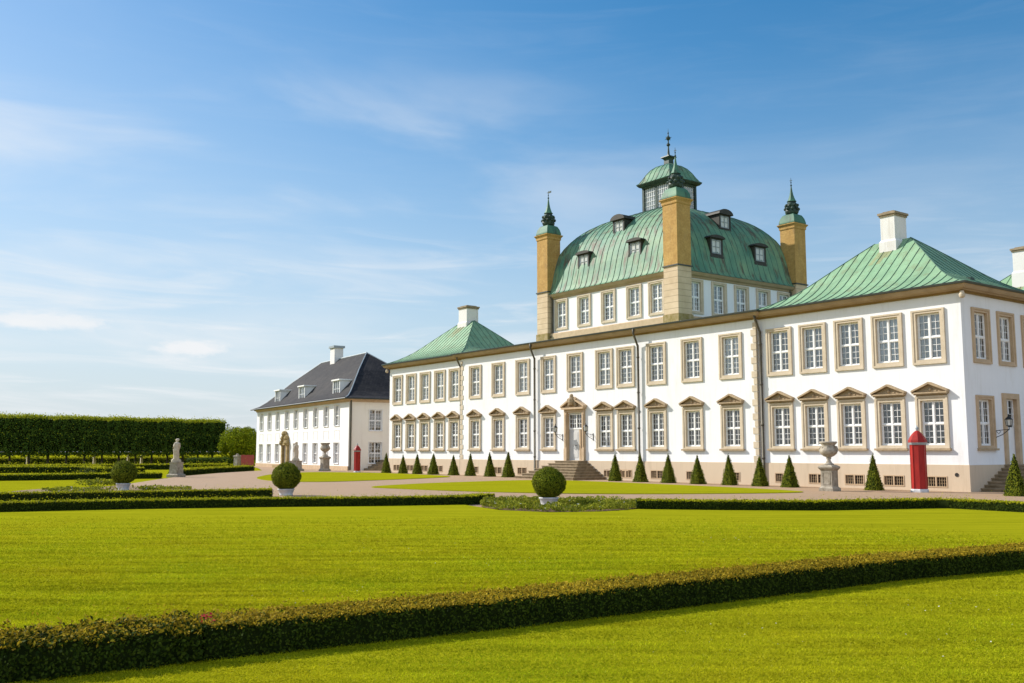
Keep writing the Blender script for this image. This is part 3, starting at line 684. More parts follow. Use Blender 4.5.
# ---- hipped copper roofs
PV = [(0, 0), (.1, .045), (.2, .105), (.3, .18), (.4, .27), (.5, .385), (.62, .535), (.74, .685), (.87, .845), (1, 1)]
def pz(prof, v):
    for (a, b), (c, d) in zip(prof, prof[1:]):
        if v <= c: return b+(d-b)*(v-a)/(c-a)
    return prof[-1][1]
def hip_roof(mb, rect, ridge, z0, z1, prof, vmax=1., seam=.52, sm=1, uv=None, sr=.022):
    x0, x1, y0, y1 = rect; rx0, rx1, ym0, ym1 = ridge
    def at(v):
        return (x0+(rx0-x0)*v, x1+(rx1-x1)*v, y0+(ym0-y0)*v, y1+(ym1-y1)*v, z0+(z1-z0)*pz(prof, v))
    vs = [p[0] for p in prof if p[0] < vmax]+[vmax]
    for a, b in zip(vs, vs[1:]):
        A_, B_ = at(a), at(b)
        for q in (((0, 2), (1, 2)), ((1, 2), (1, 3)), ((1, 3), (0, 3)), ((0, 3), (0, 2))):
            (i, j), (k, l) = q
            mb.add([(A_[i], A_[j], A_[4]), (A_[k], A_[l], A_[4]), (B_[k], B_[l], B_[4]), (B_[i], B_[j], B_[4])], [(0, 1, 2, 3)], 0)
    T = at(vmax); mb.add([(T[0], T[2], T[4]), (T[1], T[2], T[4]), (T[1], T[3], T[4]), (T[0], T[3], T[4])], [(0, 1, 2, 3)], 0)
    if not seam: return at
    def run(fn, vend):
        pv = [v for v in vs if v < vend-1e-3]+[vend]; pts = [fn(v) for v in pv]
        if len(pts) > 1: mb.tube(pts, sr, 4, sm)
    nx = int((x1-x0)/seam)
    for i in range(1, nx):
        x = x0+(x1-x0)*i/nx; ve = min(vmax, (x-x0)/(rx0-x0) if x < rx0 else 1, (x1-x)/(x1-rx1) if x > rx1 else 1)
        if ve < .03: continue
        run(lambda v: (x, at(v)[2], at(v)[4]+.012), ve); run(lambda v: (x, at(v)[3], at(v)[4]+.012), ve)
    ny = int((y1-y0)/seam)
    for i in range(1, ny):
        y = y0+(y1-y0)*i/ny; ve = min(vmax, (y-y0)/(ym0-y0) if y < ym0 else 1, (y1-y)/(y1-ym1) if y > ym1 else 1)
        if ve < .03: continue
        run(lambda v: (at(v)[0], y, at(v)[4]+.012), ve); run(lambda v: (at(v)[1], y, at(v)[4]+.012), ve)
    for i, j in ((0, 2), (1, 2), (1, 3), (0, 3)): run(lambda v: (at(v)[i], at(v)[j], at(v)[4]+.014), vmax)
    return at
mr = MB(); hip_roof(mr, (-64.6, -34.23, D-.55, 61.0), (-61.6, -37.2, D+2.6, 58), 9.45, 9.83, [(0, 0), (1, 1)], seam=.9)
part('roof', mr, [M['copper'], M['seam']])
def pavilion(x0, x1, y0, y1, cx, chx0, chx1, chy0, chy1, cz0, cz1):
    rr = MB(); ym = (y0+y1)/2; ez = .55
    hip_roof(rr, (x0-ez, x1+ez, y0-ez, y1+ez), (cx-1.05, cx+1.05, ym-.02, ym+.02), 9.45, 13.02, PV)
    # stained sheets below the chimney
    r_ = part('roof', rr, [M['copper'], M['seam'], M['stain']])
    st = MB()
    hd = ym-y0+ez
    def ry(v): return y0-ez+hd*v
    def rz_(v): return 9.45+3.57*pz(PV, v)
    vs = [.66, .74, .80, .87, .93, .985]
    for k in range(4):
        xa = chx0+(chx1-chx0)*k/4-.1; xb = chx0+(chx1-chx0)*(k+1)/4-.1+.03; s0 = [0, 2, 1, 3][k]
        for a, b in list(zip(vs, vs[1:]))[s0//2:]:
            st.add([(xa-(.94-a)*.5, ry(a), rz_(a)+.016), (xb-(.94-a)*.5, ry(a), rz_(a)+.016), (xb-(.94-b)*.5, ry(b), rz_(b)+.016), (xa-(.94-b)*.5, ry(b), rz_(b)+.016)], [(0, 1, 2, 3)])
    part('rust_stain', st, [M['stain']], r_)
    c = MB(); c.box(chx0-.08, chx1+.08, chy0-.08, chy1+.08, cz0, cz0+.95); c.frustum((chx0-.08, chx1+.08, chy0-.08, chy1+.08), (chx0, chx1, chy0, chy1), cz0+.95, cz0+1.08)
    c.box(chx0, chx1, chy0, chy1, cz0+1.08, cz1)
    ch = part('chimney', c, [M['chim']], r_)
    k = MB(); k.box(chx0-.05, chx1+.05, chy0-.05, chy1+.05, cz1, cz1+.10); k.box(chx0-.10, chx1+.10, chy0-.10, chy1+.10, cz1+.10, cz1+.22); k.box(chx0+.1, chx1-.1, chy0+.1, chy1-.1, cz1+.24, cz1+.30)
    kp = part('chimney_cap', k, [M['chimcap']], r_)
    return r_
pav_r = pavilion(-34.5, XR_, DP, 51.2, -29.05, -29.28, -28.45, 46.2, 47.3, 11.9, 14.22)
pavilion(XL_, -64.3, DP, 51.2, -69.9, -70.45, -69.2, 46.4, 47.6, 11.9, 14.1)
pavilion(-34.5, XR_, 57.6, 66.6, -29.2, -29.55, -28.5, 60.9, 62.1, 11.9, 14.2)
pavilion(XL_, -64.3, 58.4, 67.4, -69.9, -70.95, -69.75, 62.4, 63.3, 11.9, 14.35)
vt = MB(); vt.box(-24.6, -24.2, 45.6, 46.0, 9.95, 10.22); part('roof_vent', vt, [M['darkcu']], pav_r)
lk = MB()
for x0, x1 in ((-33.2, -24.2), (-74.5, -65.5)): hip_roof(lk, (x0-.64, x1+.64, YB, 59), ((x0+x1)/2-.5, (x0+x1)/2+.5, YB+.3, 58.7), 9.34, 11.0, [(0, 0), (1, 1)], seam=.6)
part('roof', lk, [M['copper'], M['seam']])
# ---- the square domed block
TX0, TX1, TY0, TY1 = -56.85, -42.44, 44.46, 57.56
wx0, wx1, wy0, wy1 = TX0+.42, TX1-.42, TY0+.42, TY1-.42
dF = Wall((0, wy0, 0), 0); dR = Wall((wx1, 0, 0), math.pi/2); dL = Wall((wx0, 0, 0), -math.pi/2)
df_u = [-54.5, -51.95, -49.4, -46.85, -44.75]; dr_u = [46.45, 48.72, 50.95, 53.2, 55.45]; ZD = 10.62
w2 = MB()
wall_mesh(w2, dF, wx0, wx1, 9.6, 13.05, [hole('dome', u, ZD) for u in df_u]); wall_mesh(w2, dR, wy0, wy1, 9.6, 13.05, [hole('dome', u, ZD) for u in dr_u]); wall_mesh(w2, dL, -wy1, -wy0, 9.6, 13.05, [hole('dome', -u, ZD) for u in dr_u])
w2.add([(wx0, wy1, 9.6), (wx1, wy1, 9.6), (wx1, wy1, 13.05), (wx0, wy1, 13.05)], [(3, 2, 1, 0)])
part('wall', w2, [M['white']])
for u in df_u: put_window('dome', dF, u, ZD)
for u in dr_u: put_window('dome', dR, u, ZD); put_window('dome', dL, -u, ZD)
fb = MB(); fb.ringsweep((wx0, wx1, wy0, wy1), [(.22, 9.7), (.22, 10.36), (.18, 10.42), (-.01, 10.43)]); part('parapet_band', fb, [M['stone']])
dc = MB(); dc.ringsweep((wx0, wx1, wy0, wy1), [(-.02, 12.93), (.06, 12.95), (.10, 13.06), (.22, 13.12), (.30, 13.24), (.34, 13.30), (.1, 13.36)]); dcn = part('cornice', dc, [M['cornice']])
DPRF = [(0.0, 13.32), (.02, 13.42), (.04, 13.72), (.065, 14.3), (.09, 15.0), (.12, 15.68), (.16, 16.32), (.2, 16.82), (.25, 17.28), (.3, 17.66), (.35, 17.97), (.4, 18.22), (.5, 18.62), (.62, 18.97), (.75, 19.22), (.85, 19.35), (1, 19.42)]
DN = [(v, (z-13.32)/(19.42-13.32)) for v, z in DPRF]
cxd, cyd = (TX0+TX1)/2, (TY0+TY1)/2
dm = MB(); drect = (TX0+.10, TX1-.10, TY0+.10, TY1-.10)
dat = hip_roof(dm, drect, (cxd-.01, cxd+.01, cyd-.01, cyd+.01), 13.32, 19.42, DN, .9, .56, 1, sr=.026)
dome = part('dome', dm, [M['domecu'], M['seam']])
def dome_dormer(wl, u, w_in, z, rnd=False, sc=1.28):
    """dormer front at w_in inward of wall frame, base z"""
    b = MB(); f = MB(); q = .42 if not rnd else .40; h = .95 if not rnd else .86
    me = []
    # cheeks and front (dark)
    b.box(-q-.09, q+.09, -.02, 1.5, -.14, 0); b.box(-q-.06, -q+.05, 0, 1.45, 0, h); b.box(q-.05, q+.06, 0, 1.45, 0, h)
    b.box(-q+.05, q-.05, 0, .06, 0, .1); b.box(-q+.05, q-.05, .005, .06, h-.1, h)
    n = 8; pts = []
    for i in range(n+1):
        a = math.pi*i/n; pts.append((-(q+.17)*math.cos(a), h-.03+(.30 if rnd else .17)*math.sin(a)))
    b.prism(pts[::-1], -.11, 1.7)
    o = link('dormer', b.mesh('dormer', [M['dormer']]), dome, wl.p(u, w_in, z), wl.rz); o.scale = (sc, sc, sc)
    f.box(-q+.05, -q+.13, .03, .07, .1, h-.1); f.box(q-.13, q-.05, .03, .07, .1, h-.1); f.box(-.02, .02, .03, .07, .1, h-.1); f.box(-q+.13, q-.13, .032, .07, h*.5-.015, h*.5+.015); f.box(-q+.13, q-.13, .03, .07, .1, .16); f.box(-q+.13, q-.13, .03, .07, h-.16, h-.1)
    link('sash', f.mesh('dormer_sash', [M['lead']]), o)
    g = MB(); g.add([(-q+.05, .06, .1), (q-.05, .06, .1), (q-.05, .06, h-.1), (-q+.05, .06, h-.1)], [(0, 1, 2, 3)]); link('pane', g.mesh('dormer_pane', [M['lampglass']]), o)
    s = MB()
    if not rnd: pass
    return o
oF = Wall((0, TY0, 0), 0); oR = Wall((TX1, 0, 0), math.pi/2); oL = Wall((TX0, 0, 0), -math.pi/2)
for u in (-52.3, -47.0): dome_dormer(oF, u, .66, 14.75)
dome_dormer(oF, -49.6, 1.62, 16.98, True)
for u in (48.9, 53.35): dome_dormer(oR, u, .66, 14.75); dome_dormer(oL, -u, .66, 14.75)
dome_dormer(oR, 50.9, 1.62, 16.95, True)
# lantern on the dome
ln = MB(); hl = 1.30; ex = cxd+.25; ey = cyd+.0
ln.box(ex-hl-.12, ex+hl+.12, ey-hl-.12, ey+hl+.12, 19.0, 19.36)
for sx_ in (-1, 1):
    for sy_ in (-1, 1): ln.box(ex+sx_*hl-.10, ex+sx_*hl+.10, ey+sy_*hl-.10, ey+sy_*hl+.10, 19.36, 21.2)
for sx_ in (-1, 1):
    ln.box(ex+sx_*hl-.07, ex+sx_*hl+.07, ey-.09, ey+.09, 19.36, 21.2); ln.box(ex-.09, ex+.09, ey+sx_*hl-.07, ey+sx_*hl+.07, 19.36, 21.2)
ln.ringsweep((ex-hl, ex+hl, ey-hl, ey+hl), [(-.2, 21.03), (.08, 21.03), (.12, 21.15), (.26, 21.19), (.36, 21.3), (.40, 21.38), (.3, 21.42)])
lan = part('lantern', ln, [M['darkcu']])
gl = MB(); hb = hl-.03
for a, b in (((-hb, -hb), (hb, -hb)), ((hb, -hb), (hb, hb)), ((hb, hb), (-hb, hb)), ((-hb, hb), (-hb, -hb))):
    gl.add([(ex+a[0], ey+a[1], 19.36), (ex+b[0], ey+b[1], 19.36), (ex+b[0], ey+b[1], 21.05), (ex+a[0], ey+a[1], 21.05)], [(0, 1, 2, 3)])
part('pane', gl, [M['lead']], lan)
mu = MB()
for sg in (-1, 1):
    for i in range(12):
        t = -hl+.1+(2*hl-.2)*(i+.5)/12
        mu.box(ex+t-.012, ex+t+.012, ey+sg*(hl-.01)-.02, ey+sg*(hl-.01)+.02, 19.36, 21.05); mu.box(ex+sg*(hl-.01)-.02, ex+sg*(hl-.01)+.02, ey+t-.012, ey+t+.012, 19.36, 21.05)
    for j in range(1, 5):
        z = 19.36+1.69*j/5
        mu.box(ex-hl+.1, ex+hl-.1, ey+sg*(hl-.01)-.018, ey+sg*(hl-.01)+.018, z-.012, z+.012); mu.box(ex+sg*(hl-.01)-.018, ex+sg*(hl-.01)+.018, ey-hl+.1, ey+hl-.1, z-.012, z+.012)
part('glazing_bars', mu, [M['frame']], lan)
lr = MB(); hip_roof(lr, (ex-hl-.4, ex+hl+.4, ey-hl-.4, ey+hl+.4), (ex-.01, ex+.01, ey-.01, ey+.01), 21.38, 22.85, [(0, 0), (.08, .06), (.18, .24), (.3, .5), (.45, .74), (.62, .9), (.8, .98), (1, 1)], .84, .45, 1)
part('lantern_roof', lr, [M['domecu'], M['seam']], lan)
fn = MB(); c = (ex, ey)
fn.sqlathe([(.42, 22.65), (.34, 22.78), (.26, 22.85), (.24, 23.2), (.30, 23.3), (.42, 23.38), (.40, 23.46), (.16, 23.52)], c)
fn.lathe([(.13, 23.5), (.09, 23.7), (.06, 24.1), (.05, 24.25), (.14, 24.35), (.14, 24.42), (.05, 24.52), (.045, 24.7), (.06, 24.72), (.17, 24.84), (.17, 24.94), (.05, 25.05), (.03, 25.2), (.06, 25.28), (.02, 25.36), (.008, 25.62)], 10, c)
for k in range(8):
    a = k*math.pi/4; fn.tube([(ex, ey, 24.88), (ex+.33*math.cos(a)*.8, ey+.33*math.sin(a)*.8, 24.88+.1*math.sin(k*2.2))], [.035, .008], 4)
part('finial', fn, [M['darkcu']], lan)
# corner towers
def tower(x0, y0, flag):
    s = 1.24; x1, y1 = x0+s, y0+s; c = (x0+s/2, y0+s/2); h = s/2
    a = MB(); a.box(x0, x1, y0, y1, 10.45, 13.52)
    t = part('corner_chimney', a, [M['band']])
    b = MB(); b.box(x0-.06, x1+.06, y0-.06, y1+.06, 9.5, 10.45); part('base', b, [M['moss']], t)
    m = MB(); m.box(x0-.07, x1+.07, y0-.07, y1+.07, 13.52, 13.60); part('string_course', m, [M['gutter']], t)
    u = MB(); u.box(x0, x1, y0, y1, 13.60, 17.55); u.sqlathe([(h+.03, 17.55), (h+.05, 17.6), (h+.05, 17.72), (h+.10, 17.8), (h+.16, 17.88), (h+.16, 17.93), (h+.03, 17.97)], c)
    part('shaft', u, [M['ochre']], t)
    k = MB(); k.sqlathe([(h+.02, 17.95), (h+.06, 18.0), (h+.05, 18.1), (h-.02, 18.38), (h-.14, 18.62), (h-.32, 18.72), (h-.36, 18.74)], c)
    part('copper_cap', k, [M['capcu']], t)
    o = MB(); o.lathe([(.38, 18.7), (.46, 18.78), (.50, 18.92), (.47, 19.06), (.40, 19.12), (.42, 19.2), (.47, 19.3), (.46, 19.42), (.36, 19.5), (.30, 19.58), (.28, 19.7)], 8, c, 0, math.pi/8)
    for q in range(8):
        A_ = q*math.pi/4; o.sphere((c[0]+.45*math.cos(A_), c[1]+.45*math.sin(A_), 19.1), .13, 8, 0); o.sphere((c[0]+.42*math.cos(A_+.4), c[1]+.42*math.sin(A_+.4), 19.36), .11, 8, 0)
    part('onion', o, [M['darkcu']], t)
    sp = MB(); sp.lathe([(.36, 19.66), (.30, 19.72), (.22, 19.9), (.14, 20.15), (.09, 20.4), (.05, 20.7), (.03, 20.8)], 8, c, 0, math.pi/8); part('spire', sp, [M['capcu']], t)
    v = MB(); v.tube([(c[0], c[1], 20.7), (c[0], c[1], 21.42)], [.03, .012], 6); v.sphere((c[0], c[1], 20.86), .07, 8); v.sphere((c[0], c[1], 21.08), .05, 8)
    if flag: v.box(c[0]-.02, c[0]+.34, c[1]-.012, c[1]+.012, 21.22, 21.36); v.box(c[0]-.16, c[0]-.02, c[1]-.012, c[1]+.012, 21.27, 21.31)
    else: v.box(c[0]-.1, c[0]+.1, c[1]-.012, c[1]+.012, 21.2, 21.24)
    part('weather_vane', v, [M['darkcu']], t)
for x, y, fl in ((TX0, TY0, True), (TX1-1.24, TY0, False), (TX1-1.24, TY1-1.24, False), (TX0, TY1-1.24, False)): tower(x, y, fl)
for x, y in ((TX0+1.42, wy0-.1), (TX1-.32, TY1-1.45)):
    p = MB(); p.tube([(x, y-.2, 13.3), (x, y, 12.9), (x, y, 10.3), (x, y-.2, 10.15)], .07, 8); part('drainpipe', p, [M['pipe']], smooth=True)
# ---- main door
d0 = MB(); xa, xb = -51.17, -49.13
for x0, x1, s in ((xa, DX0, 1), (DX1, xb, -1)):
    d0.box(x0, x1, D-.16, D+.1, 1.22, 4.42); d0.box(x0-.03, x1+.03, D-.2, D+.1, 1.19, 2.1) if False else d0.box(x0-.02, x1+.02, D-.19, D-.162, 1.2, 2.0)
    d0.box(x0+.05, x1-.05, D-.19, D-.162, 2.12, 4.3)
d0.box(xa, xb, D-.165, D+.1, 4.42, 4.62)
d0.box(xa-.12, xb+.12, D-.34, D+.05, 4.62, 4.74)
d0.prism([(xa-.05, 4.742), (xb+.05, 4.742), (-50.15, 5.28)], D-.12, D+.05)
for sg in (-1, 1):
    pl = [(-50.15+sg*1.20, 4.742), (-50.15+sg*1.20, 4.86), (-50.15, 5.46), (-50.15, 5.33)]
    d0.prism(pl if sg < 0 else pl[::-1], D-.36+(.003 if sg > 0 else 0), D+.05)
dr = part('door_surround', d0, [M['stone']])
ca = MB(); ca.sphere((-50.15, D-.34, 5.18), .24, 10, 0, 1.3); ca.sphere((-50.15, D-.34, 5.50), .14, 10, 0, 1.1)
for sg in (-1, 1):
    ca.tube([(-50.15+sg*.1, D-.32, 5.0), (-50.15+sg*.35, D-.3, 5.1), (-50.15+sg*.42, D-.3, 5.3), (-50.15+sg*.22, D-.3, 5.42)], [.06, .09, .08, .04], 6); ca.sphere((-50.15+sg*.3, D-.26, 4.92), .13, 8)
part('carved_crest', ca, [M['ped']], dr)
dd = MB(); dd.box(DX0, DX1, D+.1, D+.18, 3.28, 3.38); dd.box(DX0, DX0+.06, D+.1, D+.18, 3.38, 4.33); dd.box(DX1-.06, DX1, D+.1, D+.18, 3.38, 4.33); dd.box(DX0+.06, DX1-.06, D+.1, D+.18, 4.26, 4.33); dd.box(-50.2, -50.1, D+.09, D+.18, 3.38, 4.26)
for q in range(2):
    a = DX0+.06 if q == 0 else -50.1; b = -50.2 if q == 0 else DX1-.06
    for i in (1, 2): dd.box(a+(b-a)*i/3-.013, a+(b-a)*i/3+.013, D+.12, D+.16, 3.38, 4.26); dd.box(a, b, D+.124, D+.156, 3.38+.88*i/3-.013, 3.38+.88*i/3+.013)
part('transom_window', dd, [M['frame']])
gp = MB(); gp.add([(DX0, D+.15, 3.3), (DX1, D+.15, 3.3), (DX1, D+.15, 4.33), (DX0, D+.15, 4.33)], [(0, 1, 2, 3)]); part('pane', gp, [M['glass']], dr)
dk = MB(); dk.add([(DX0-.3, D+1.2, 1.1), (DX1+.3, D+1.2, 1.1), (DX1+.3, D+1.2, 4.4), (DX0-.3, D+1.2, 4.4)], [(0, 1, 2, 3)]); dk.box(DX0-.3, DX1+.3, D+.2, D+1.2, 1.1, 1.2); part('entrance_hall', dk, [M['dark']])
lf = MB(); lf.box(DX0, -49.92, D+.12, D+.17, 1.22, 3.28)
for z0, z1 in ((1.4, 2.1), (2.25, 3.1)): lf.box(DX0+.12, -50.04, D+.10, D+.121, z0, z1)
lo_ = part('door', lf, [M['door']], label='grey door leaf standing closed')
l2 = MB(); l2.box(DX1-.09, DX1-.04, D+.19, D+.75, 1.22, 3.28); l2.box(-49.92, -49.78, D+.12, D+.17, 1.22, 3.28); part('door', l2, [M['stone']], label='tan door leaf folded open into the hall')
hd = MB(); hd.tube([(-50.1, D+.1, 2.2), (-50.1, D+.03, 2.2), (-50.22, D+.03, 2.2)], .015, 6); part('handle', hd, [M['iron']], lo_)
# ---- steps
def pyramid_steps(mb, wl, u0, u1, out0, n, H, du, dout, lu=None, ru=None):
    for k in range(n):
        i = n-1-k
        mb_z0, mb_z1 = H*k/n, H*(k+1)/n
        a = wl.p(u0-du*i, -out0-dout*i, 0); b = wl.p(u1+du*i, -.0, 0)
        x0, x1 = sorted((a.x, b.x)); y0, y1 = sorted((a.y, b.y)); mb.box(x0, x1, y0, y1, mb_z0-(.02 if k == 0 else 0), mb_z1)
        # nosing
        e = .045; mb.box(x0-e, x1+e, y0-e if wl.rz == 0 else y0-e, y1 if wl.rz == 0 else y1+e, mb_z1-.05, mb_z1+.003)
st = MB(); pyramid_steps(st, wPm, -51.35, -48.95, .75, 7, 1.19, .30, .33); part('steps', st, [M['steps']])
st = MB(); pyramid_steps(st, wPr, 45.75, 47.6, .8, 8, 1.19, .32, .32); part('steps', st, [M['steps']])
# ---- side door
sdm = MB()
def sb(u0, u1, w0, w1, z0, z1, mb):
    a, b = wR.p(u0, w0, 0), wR.p(u1, w1, 0); mb.box(min(a.x, b.x), max(a.x, b.x), min(a.y, b.y), max(a.y, b.y), z0, z1)
sb(DU0-.26, DU0, -.1, .1, 1.2, 4.54, sdm); sb(DU1, DU1+.26, -.1, .1, 1.2, 4.54, sdm); sb(DU0, DU1, -.1, .1, 4.28, 4.54, sdm)
sdr = part('door_surround', sdm, [M['stone']])
sd2 = MB(); sb(DU0, DU1, .12, .18, 1.2, 2.95, sd2); sb(DU0, DU0+.08, .1, .18, 2.95, 4.28, sd2); sb(DU1-.08, DU1, .1, .18, 2.95, 4.28, sd2); sb(46.6, 46.7, .1, .18, 2.95, 4.28, sd2); sb(DU0+.08, 46.6, .1, .18, 4.2, 4.28, sd2); sb(46.7, DU1-.08, .1, .18, 4.2, 4.28, sd2)
for i in (1, 2, 3): sb(DU0+.08, 46.6, .12, .16, 2.95+.31*i-.012, 2.95+.31*i+.012, sd2); sb(46.7, DU1-.08, .12, .16, 2.95+.31*i-.012, 2.95+.31*i+.012, sd2)
part('door', sd2, [M['frame']], sdr); sd3 = MB(); sb(DU0, DU1, .2, .22, 2.9, 4.28, sd3); part('pane', sd3, [M['room']], sdr)
# ---- wall lanterns on iron brackets
def wall_lamp(wl, u, z, reach):
    b = MB(); b.tube([(0, .0, z-.55), (0, -reach*.55, z-.35), (0, -reach, z-.05)], .022, 6); b.tube([(0, 0, z-.12), (0, -reach, z-.05)], .022, 6); b.tube([(0, -.02, z-.62), (0, -.02, z-.02)], .03, 6)
    b.tube([(0, -.1, z-.15), (0, -.25, z-.3), (0, -.38, z-.17), (0, -.28, z-.12)], .016, 5); b.tube([(0, -reach, z-.08), (0, -reach, z+.12)], .025, 6)
    b.lathe([(.05, z+.1), (.14, z+.16), (.15, z+.18)], 6, (0, -reach)); b.lathe([(.21, z+.52), (.16, z+.6), (.06, z+.7), (.03, z+.76), (.045, z+.8), (.01, z+.86)], 6, (0, -reach))
    for k in range(6):
        a = k*math.pi/3; b.tube([(.145*math.cos(a), -reach+.145*math.sin(a), z+.17), (.2*math.cos(a), -reach+.2*math.sin(a), z+.53)], .014, 4)
    o = link('wall_lantern', b.mesh('wall_lantern', [M['iron']]), root, wl.p(u, 0, 0)-RW, wl.rz); o.scale = (.78, .82, .78); o.location.z += z*.22
    g = MB(); g.lathe([(.125, z+.17), (.175, z+.52)], 6, (0, -reach)); link('lamp_glass', g.mesh('lamp_glass', [M['lampglass']]), o)
wall_lamp(wM, -51.5, 3.0, .8); wall_lamp(wM, -48.35, 3.0, .8); wall_lamp(wR, 45.05, 2.85, .85)
hole_ = MB(); hole_.lathe([(.09, -.01), (.09, .02)], 12, (0, 0)); 
vo = link('vent_hole', hole_.mesh('vent_hole', [M['dark']]), root, Vector((-23.72, DP-pw, .75))-RW); vo.rotation_euler = (math.pi/2, 0, 0)

# ------------------------------------------------------------------ dark-roofed white annex on the left
aA = Vector((-115.18, 46.29, 0)); aB = Vector((-84.52, 43.15, 0)); au = (aB-aA).normalized(); arz = math.atan2(au.y, au.x); AW = (aB-aA).length
an = empty('manor_wing', aA, arz)
tag(an, 'white two-storey wing with steep black tiled hip roof and three flat dormers', 'building')
def apart(name, mb, mats, parent=an, smooth=False, loc=(0, 0, 0)):
    return link(name, mb.mesh(name, mats, smooth) if isinstance(mb, MB) else mb, parent, loc)
aw = Wall((0, 0, 0), 0); asd = Wall((AW, 0, 0), math.pi/2); AD = 11.
up_s = [2.04, 5.25, 8.45, 11.85, 15.0, 18.25, 21.4, 24.55, 27.6]
AZU, AZL = 4.28, .58
ah = [hole('annex', s, AZU) for s in up_s]+[hole('annex', s, AZL) for i, s in enumerate(up_s) if i != 3]+[(up_s[3]-.62, up_s[3]+.62, .3, 2.45)]
am = MB(); wall_mesh(am, aw, 0, AW, .38, 6.75, ah, .3)
for s in up_s:                                    # shallow panels between the storeys
    for x0, x1, z0, z1 in ((s-.72, s+.72, 3.86, 3.92), (s-.72, s-.66, 2.95, 3.86), (s+.66, s+.72, 2.95, 3.86)): am.box(x0, x1, -.03, .01, z0, z1)
apart('wall', am, [M['annex']])
am = MB(); ws = [2.75]
wall_mesh(am, asd, .004, AD, .0, 6.75, [hole('annex', u, z) for u in ws for z in (3.75, .6)], .3, 0)
am.add([(0, 0, 0), (0, AD, 0), (0, AD, 6.75), (0, 0, 6.75)], [(3, 2, 1, 0)]); am.add([(0, AD, 0), (AW, AD, 0), (AW, AD, 6.75), (0, AD, 6.75)], [(3, 2, 1, 0)])
apart('wall', am, [M['annexside']])['label'] = 'cream end wall of the wing'
for i, s in enumerate(up_s):
    for z in ((AZU, AZL) if i != 3 else (AZU,)): put_window('annex', aw, s, z, an, lambda p: p)
for u in ws:
    for z in (3.75, .6): put_window('annex', asd, u, z, an, lambda p: p)
b = MB(); b.box(-.05, AW-.0, -.06, .1, -.1, .40); apart('plinth', b, [M['stone']])
b = MB(); b.ringsweep((0, AW, 0, AD), [(.02, 6.55), (.1, 6.58), (.14, 6.7), (.3, 6.76), (.36, 6.88), (.3, 6.95)]); apart('cornice', b, [M['stone']])
# roof, tiles carried by a UV map laid in metres
b = MB(); AR = (-.6, AW+.6, -.6, AD+.6); RG = (7.4, 21.5, AD/2-.02, AD/2+.02)
APV = [(0, 0), (.12, .055), (.24, .16), (.36, .30), (.6, .59), (1, 1)]
aat = hip_roof(b, AR, RG, 6.9, 12.35, APV, seam=0)
me = b.mesh('roof', [M['tiles']]); uvl = me.uv_layers.new(name='UVMap')
for p in me.polygons:
    n = p.normal; ax = 0 if abs(n.y) > abs(n.x) else 1
    for li in p.loop_indices:
        co = me.vertices[me.loops[li].vertex_index].co; d = (co.y if ax == 0 else co.x)
        uvl.data[li].uv = ((co.x if ax == 0 else co.y), math.copysign(1, 1)*(abs((d-(AD/2 if ax == 0 else AW/2)))*1.45))
arf = apart('roof', me, None)
b = MB()
for i, j in ((0, 2), (1, 2), (1, 3), (0, 3)): b.tube([(aat(v)[i], aat(v)[j], aat(v)[4]+.03) for v in (0, .12, .24, .36, .6, 1)], .06, 6)
b.tube([(RG[0], AD/2, 12.37), (RG[1], AD/2, 12.37)], .1, 6); apart('ridge_tiles', b, [M['lead']], arf)
b = MB()
for (x0, y0), (x1, y1) in (((-.62, -.62), (AW+.62, -.62)), ((AW+.62, -.62), (AW+.62, AD+.6))): b.tube([(x0, y0, 6.88), (x1, y1, 6.88)], .08, 6)
apart('gutter', b, [M['gutter']], arf)
b = MB(); cx0, cx1 = 11.9, 13.3; b.box(cx0, cx1, AD/2-.6, AD/2+.45, 11.0, 13.65); ch = apart('chimney', b, [M['chim']], arf)
b = MB(); b.box(cx0-.16, cx1+.16, AD/2-.75, AD/2+.6, 13.65, 13.9); apart('chimney_cap', b, [M['lead']], arf)
for s in (5.6, 14.4, 25.2):
    b = MB(); b.box(s-1.0, s-.86, .75, 4.2, 7.3, 8.95); b.box(s+.86, s+1.0, .75, 4.2, 7.3, 8.95); b.box(s-.86, s+.86, .75, .9, 7.3, 7.55)
    b.box(s-1.12, s+1.12, .62, 4.5, 8.95, 9.09)
    o = apart('dormer', b, [M['annex']], arf)
    f = MB()
    for q in range(4): f.box(s-.86+.555*q-(.0 if q == 0 else .0), s-.86+.555*q+.055, .8, .88, 7.55, 8.95)
    f.box(s-.86, s+.86, .81, .87, 8.89, 8.95); f.box(s-.86, s+.86, .812, .868, 7.551, 7.6); f.box(s-.86, s+.86, .815, .865, 8.1, 8.14)
    link('sash', f.mesh('dormer_sash', [M['frame']]), o)
    g = MB(); g.add([(s-.86, .84, 7.55), (s+.86, .84, 7.55), (s+.86, .84, 8.94), (s-.86, .84, 8.94)], [(0, 1, 2, 3)]); link('pane', g.mesh('dormer_pane', [M['glass']]), o)
    g = MB(); g.add([(s-.86, 1.1, 7.5), (s+.86, 1.1, 7.5), (s+.86, 1.1, 8.94), (s-.86, 1.1, 8.94)], [(0, 1, 2, 3)]); link('curtain', g.mesh('dormer_curtain', [M['curtain']]), o)
s = up_s[3]; b = MB()
for sg in (-1, 1):
    b.box(s+sg*.86-.22, s+sg*.86+.22, -.3, .05, .0, 2.5); b.sphere((s+sg*.9, -.25, 2.75), .34, 8); b.sphere((s+sg*.62, -.2, 3.25), .36, 8)
b.box(s-1.15, s+1.15, -.32, .05, 2.5, 2.68); n = 9
b.prism([(s+1.0*math.cos(math.pi*i/n), 2.7+1.15*math.sin(math.pi*i/n)) for i in range(n+1)][::-1][::-1], -.28, .03)
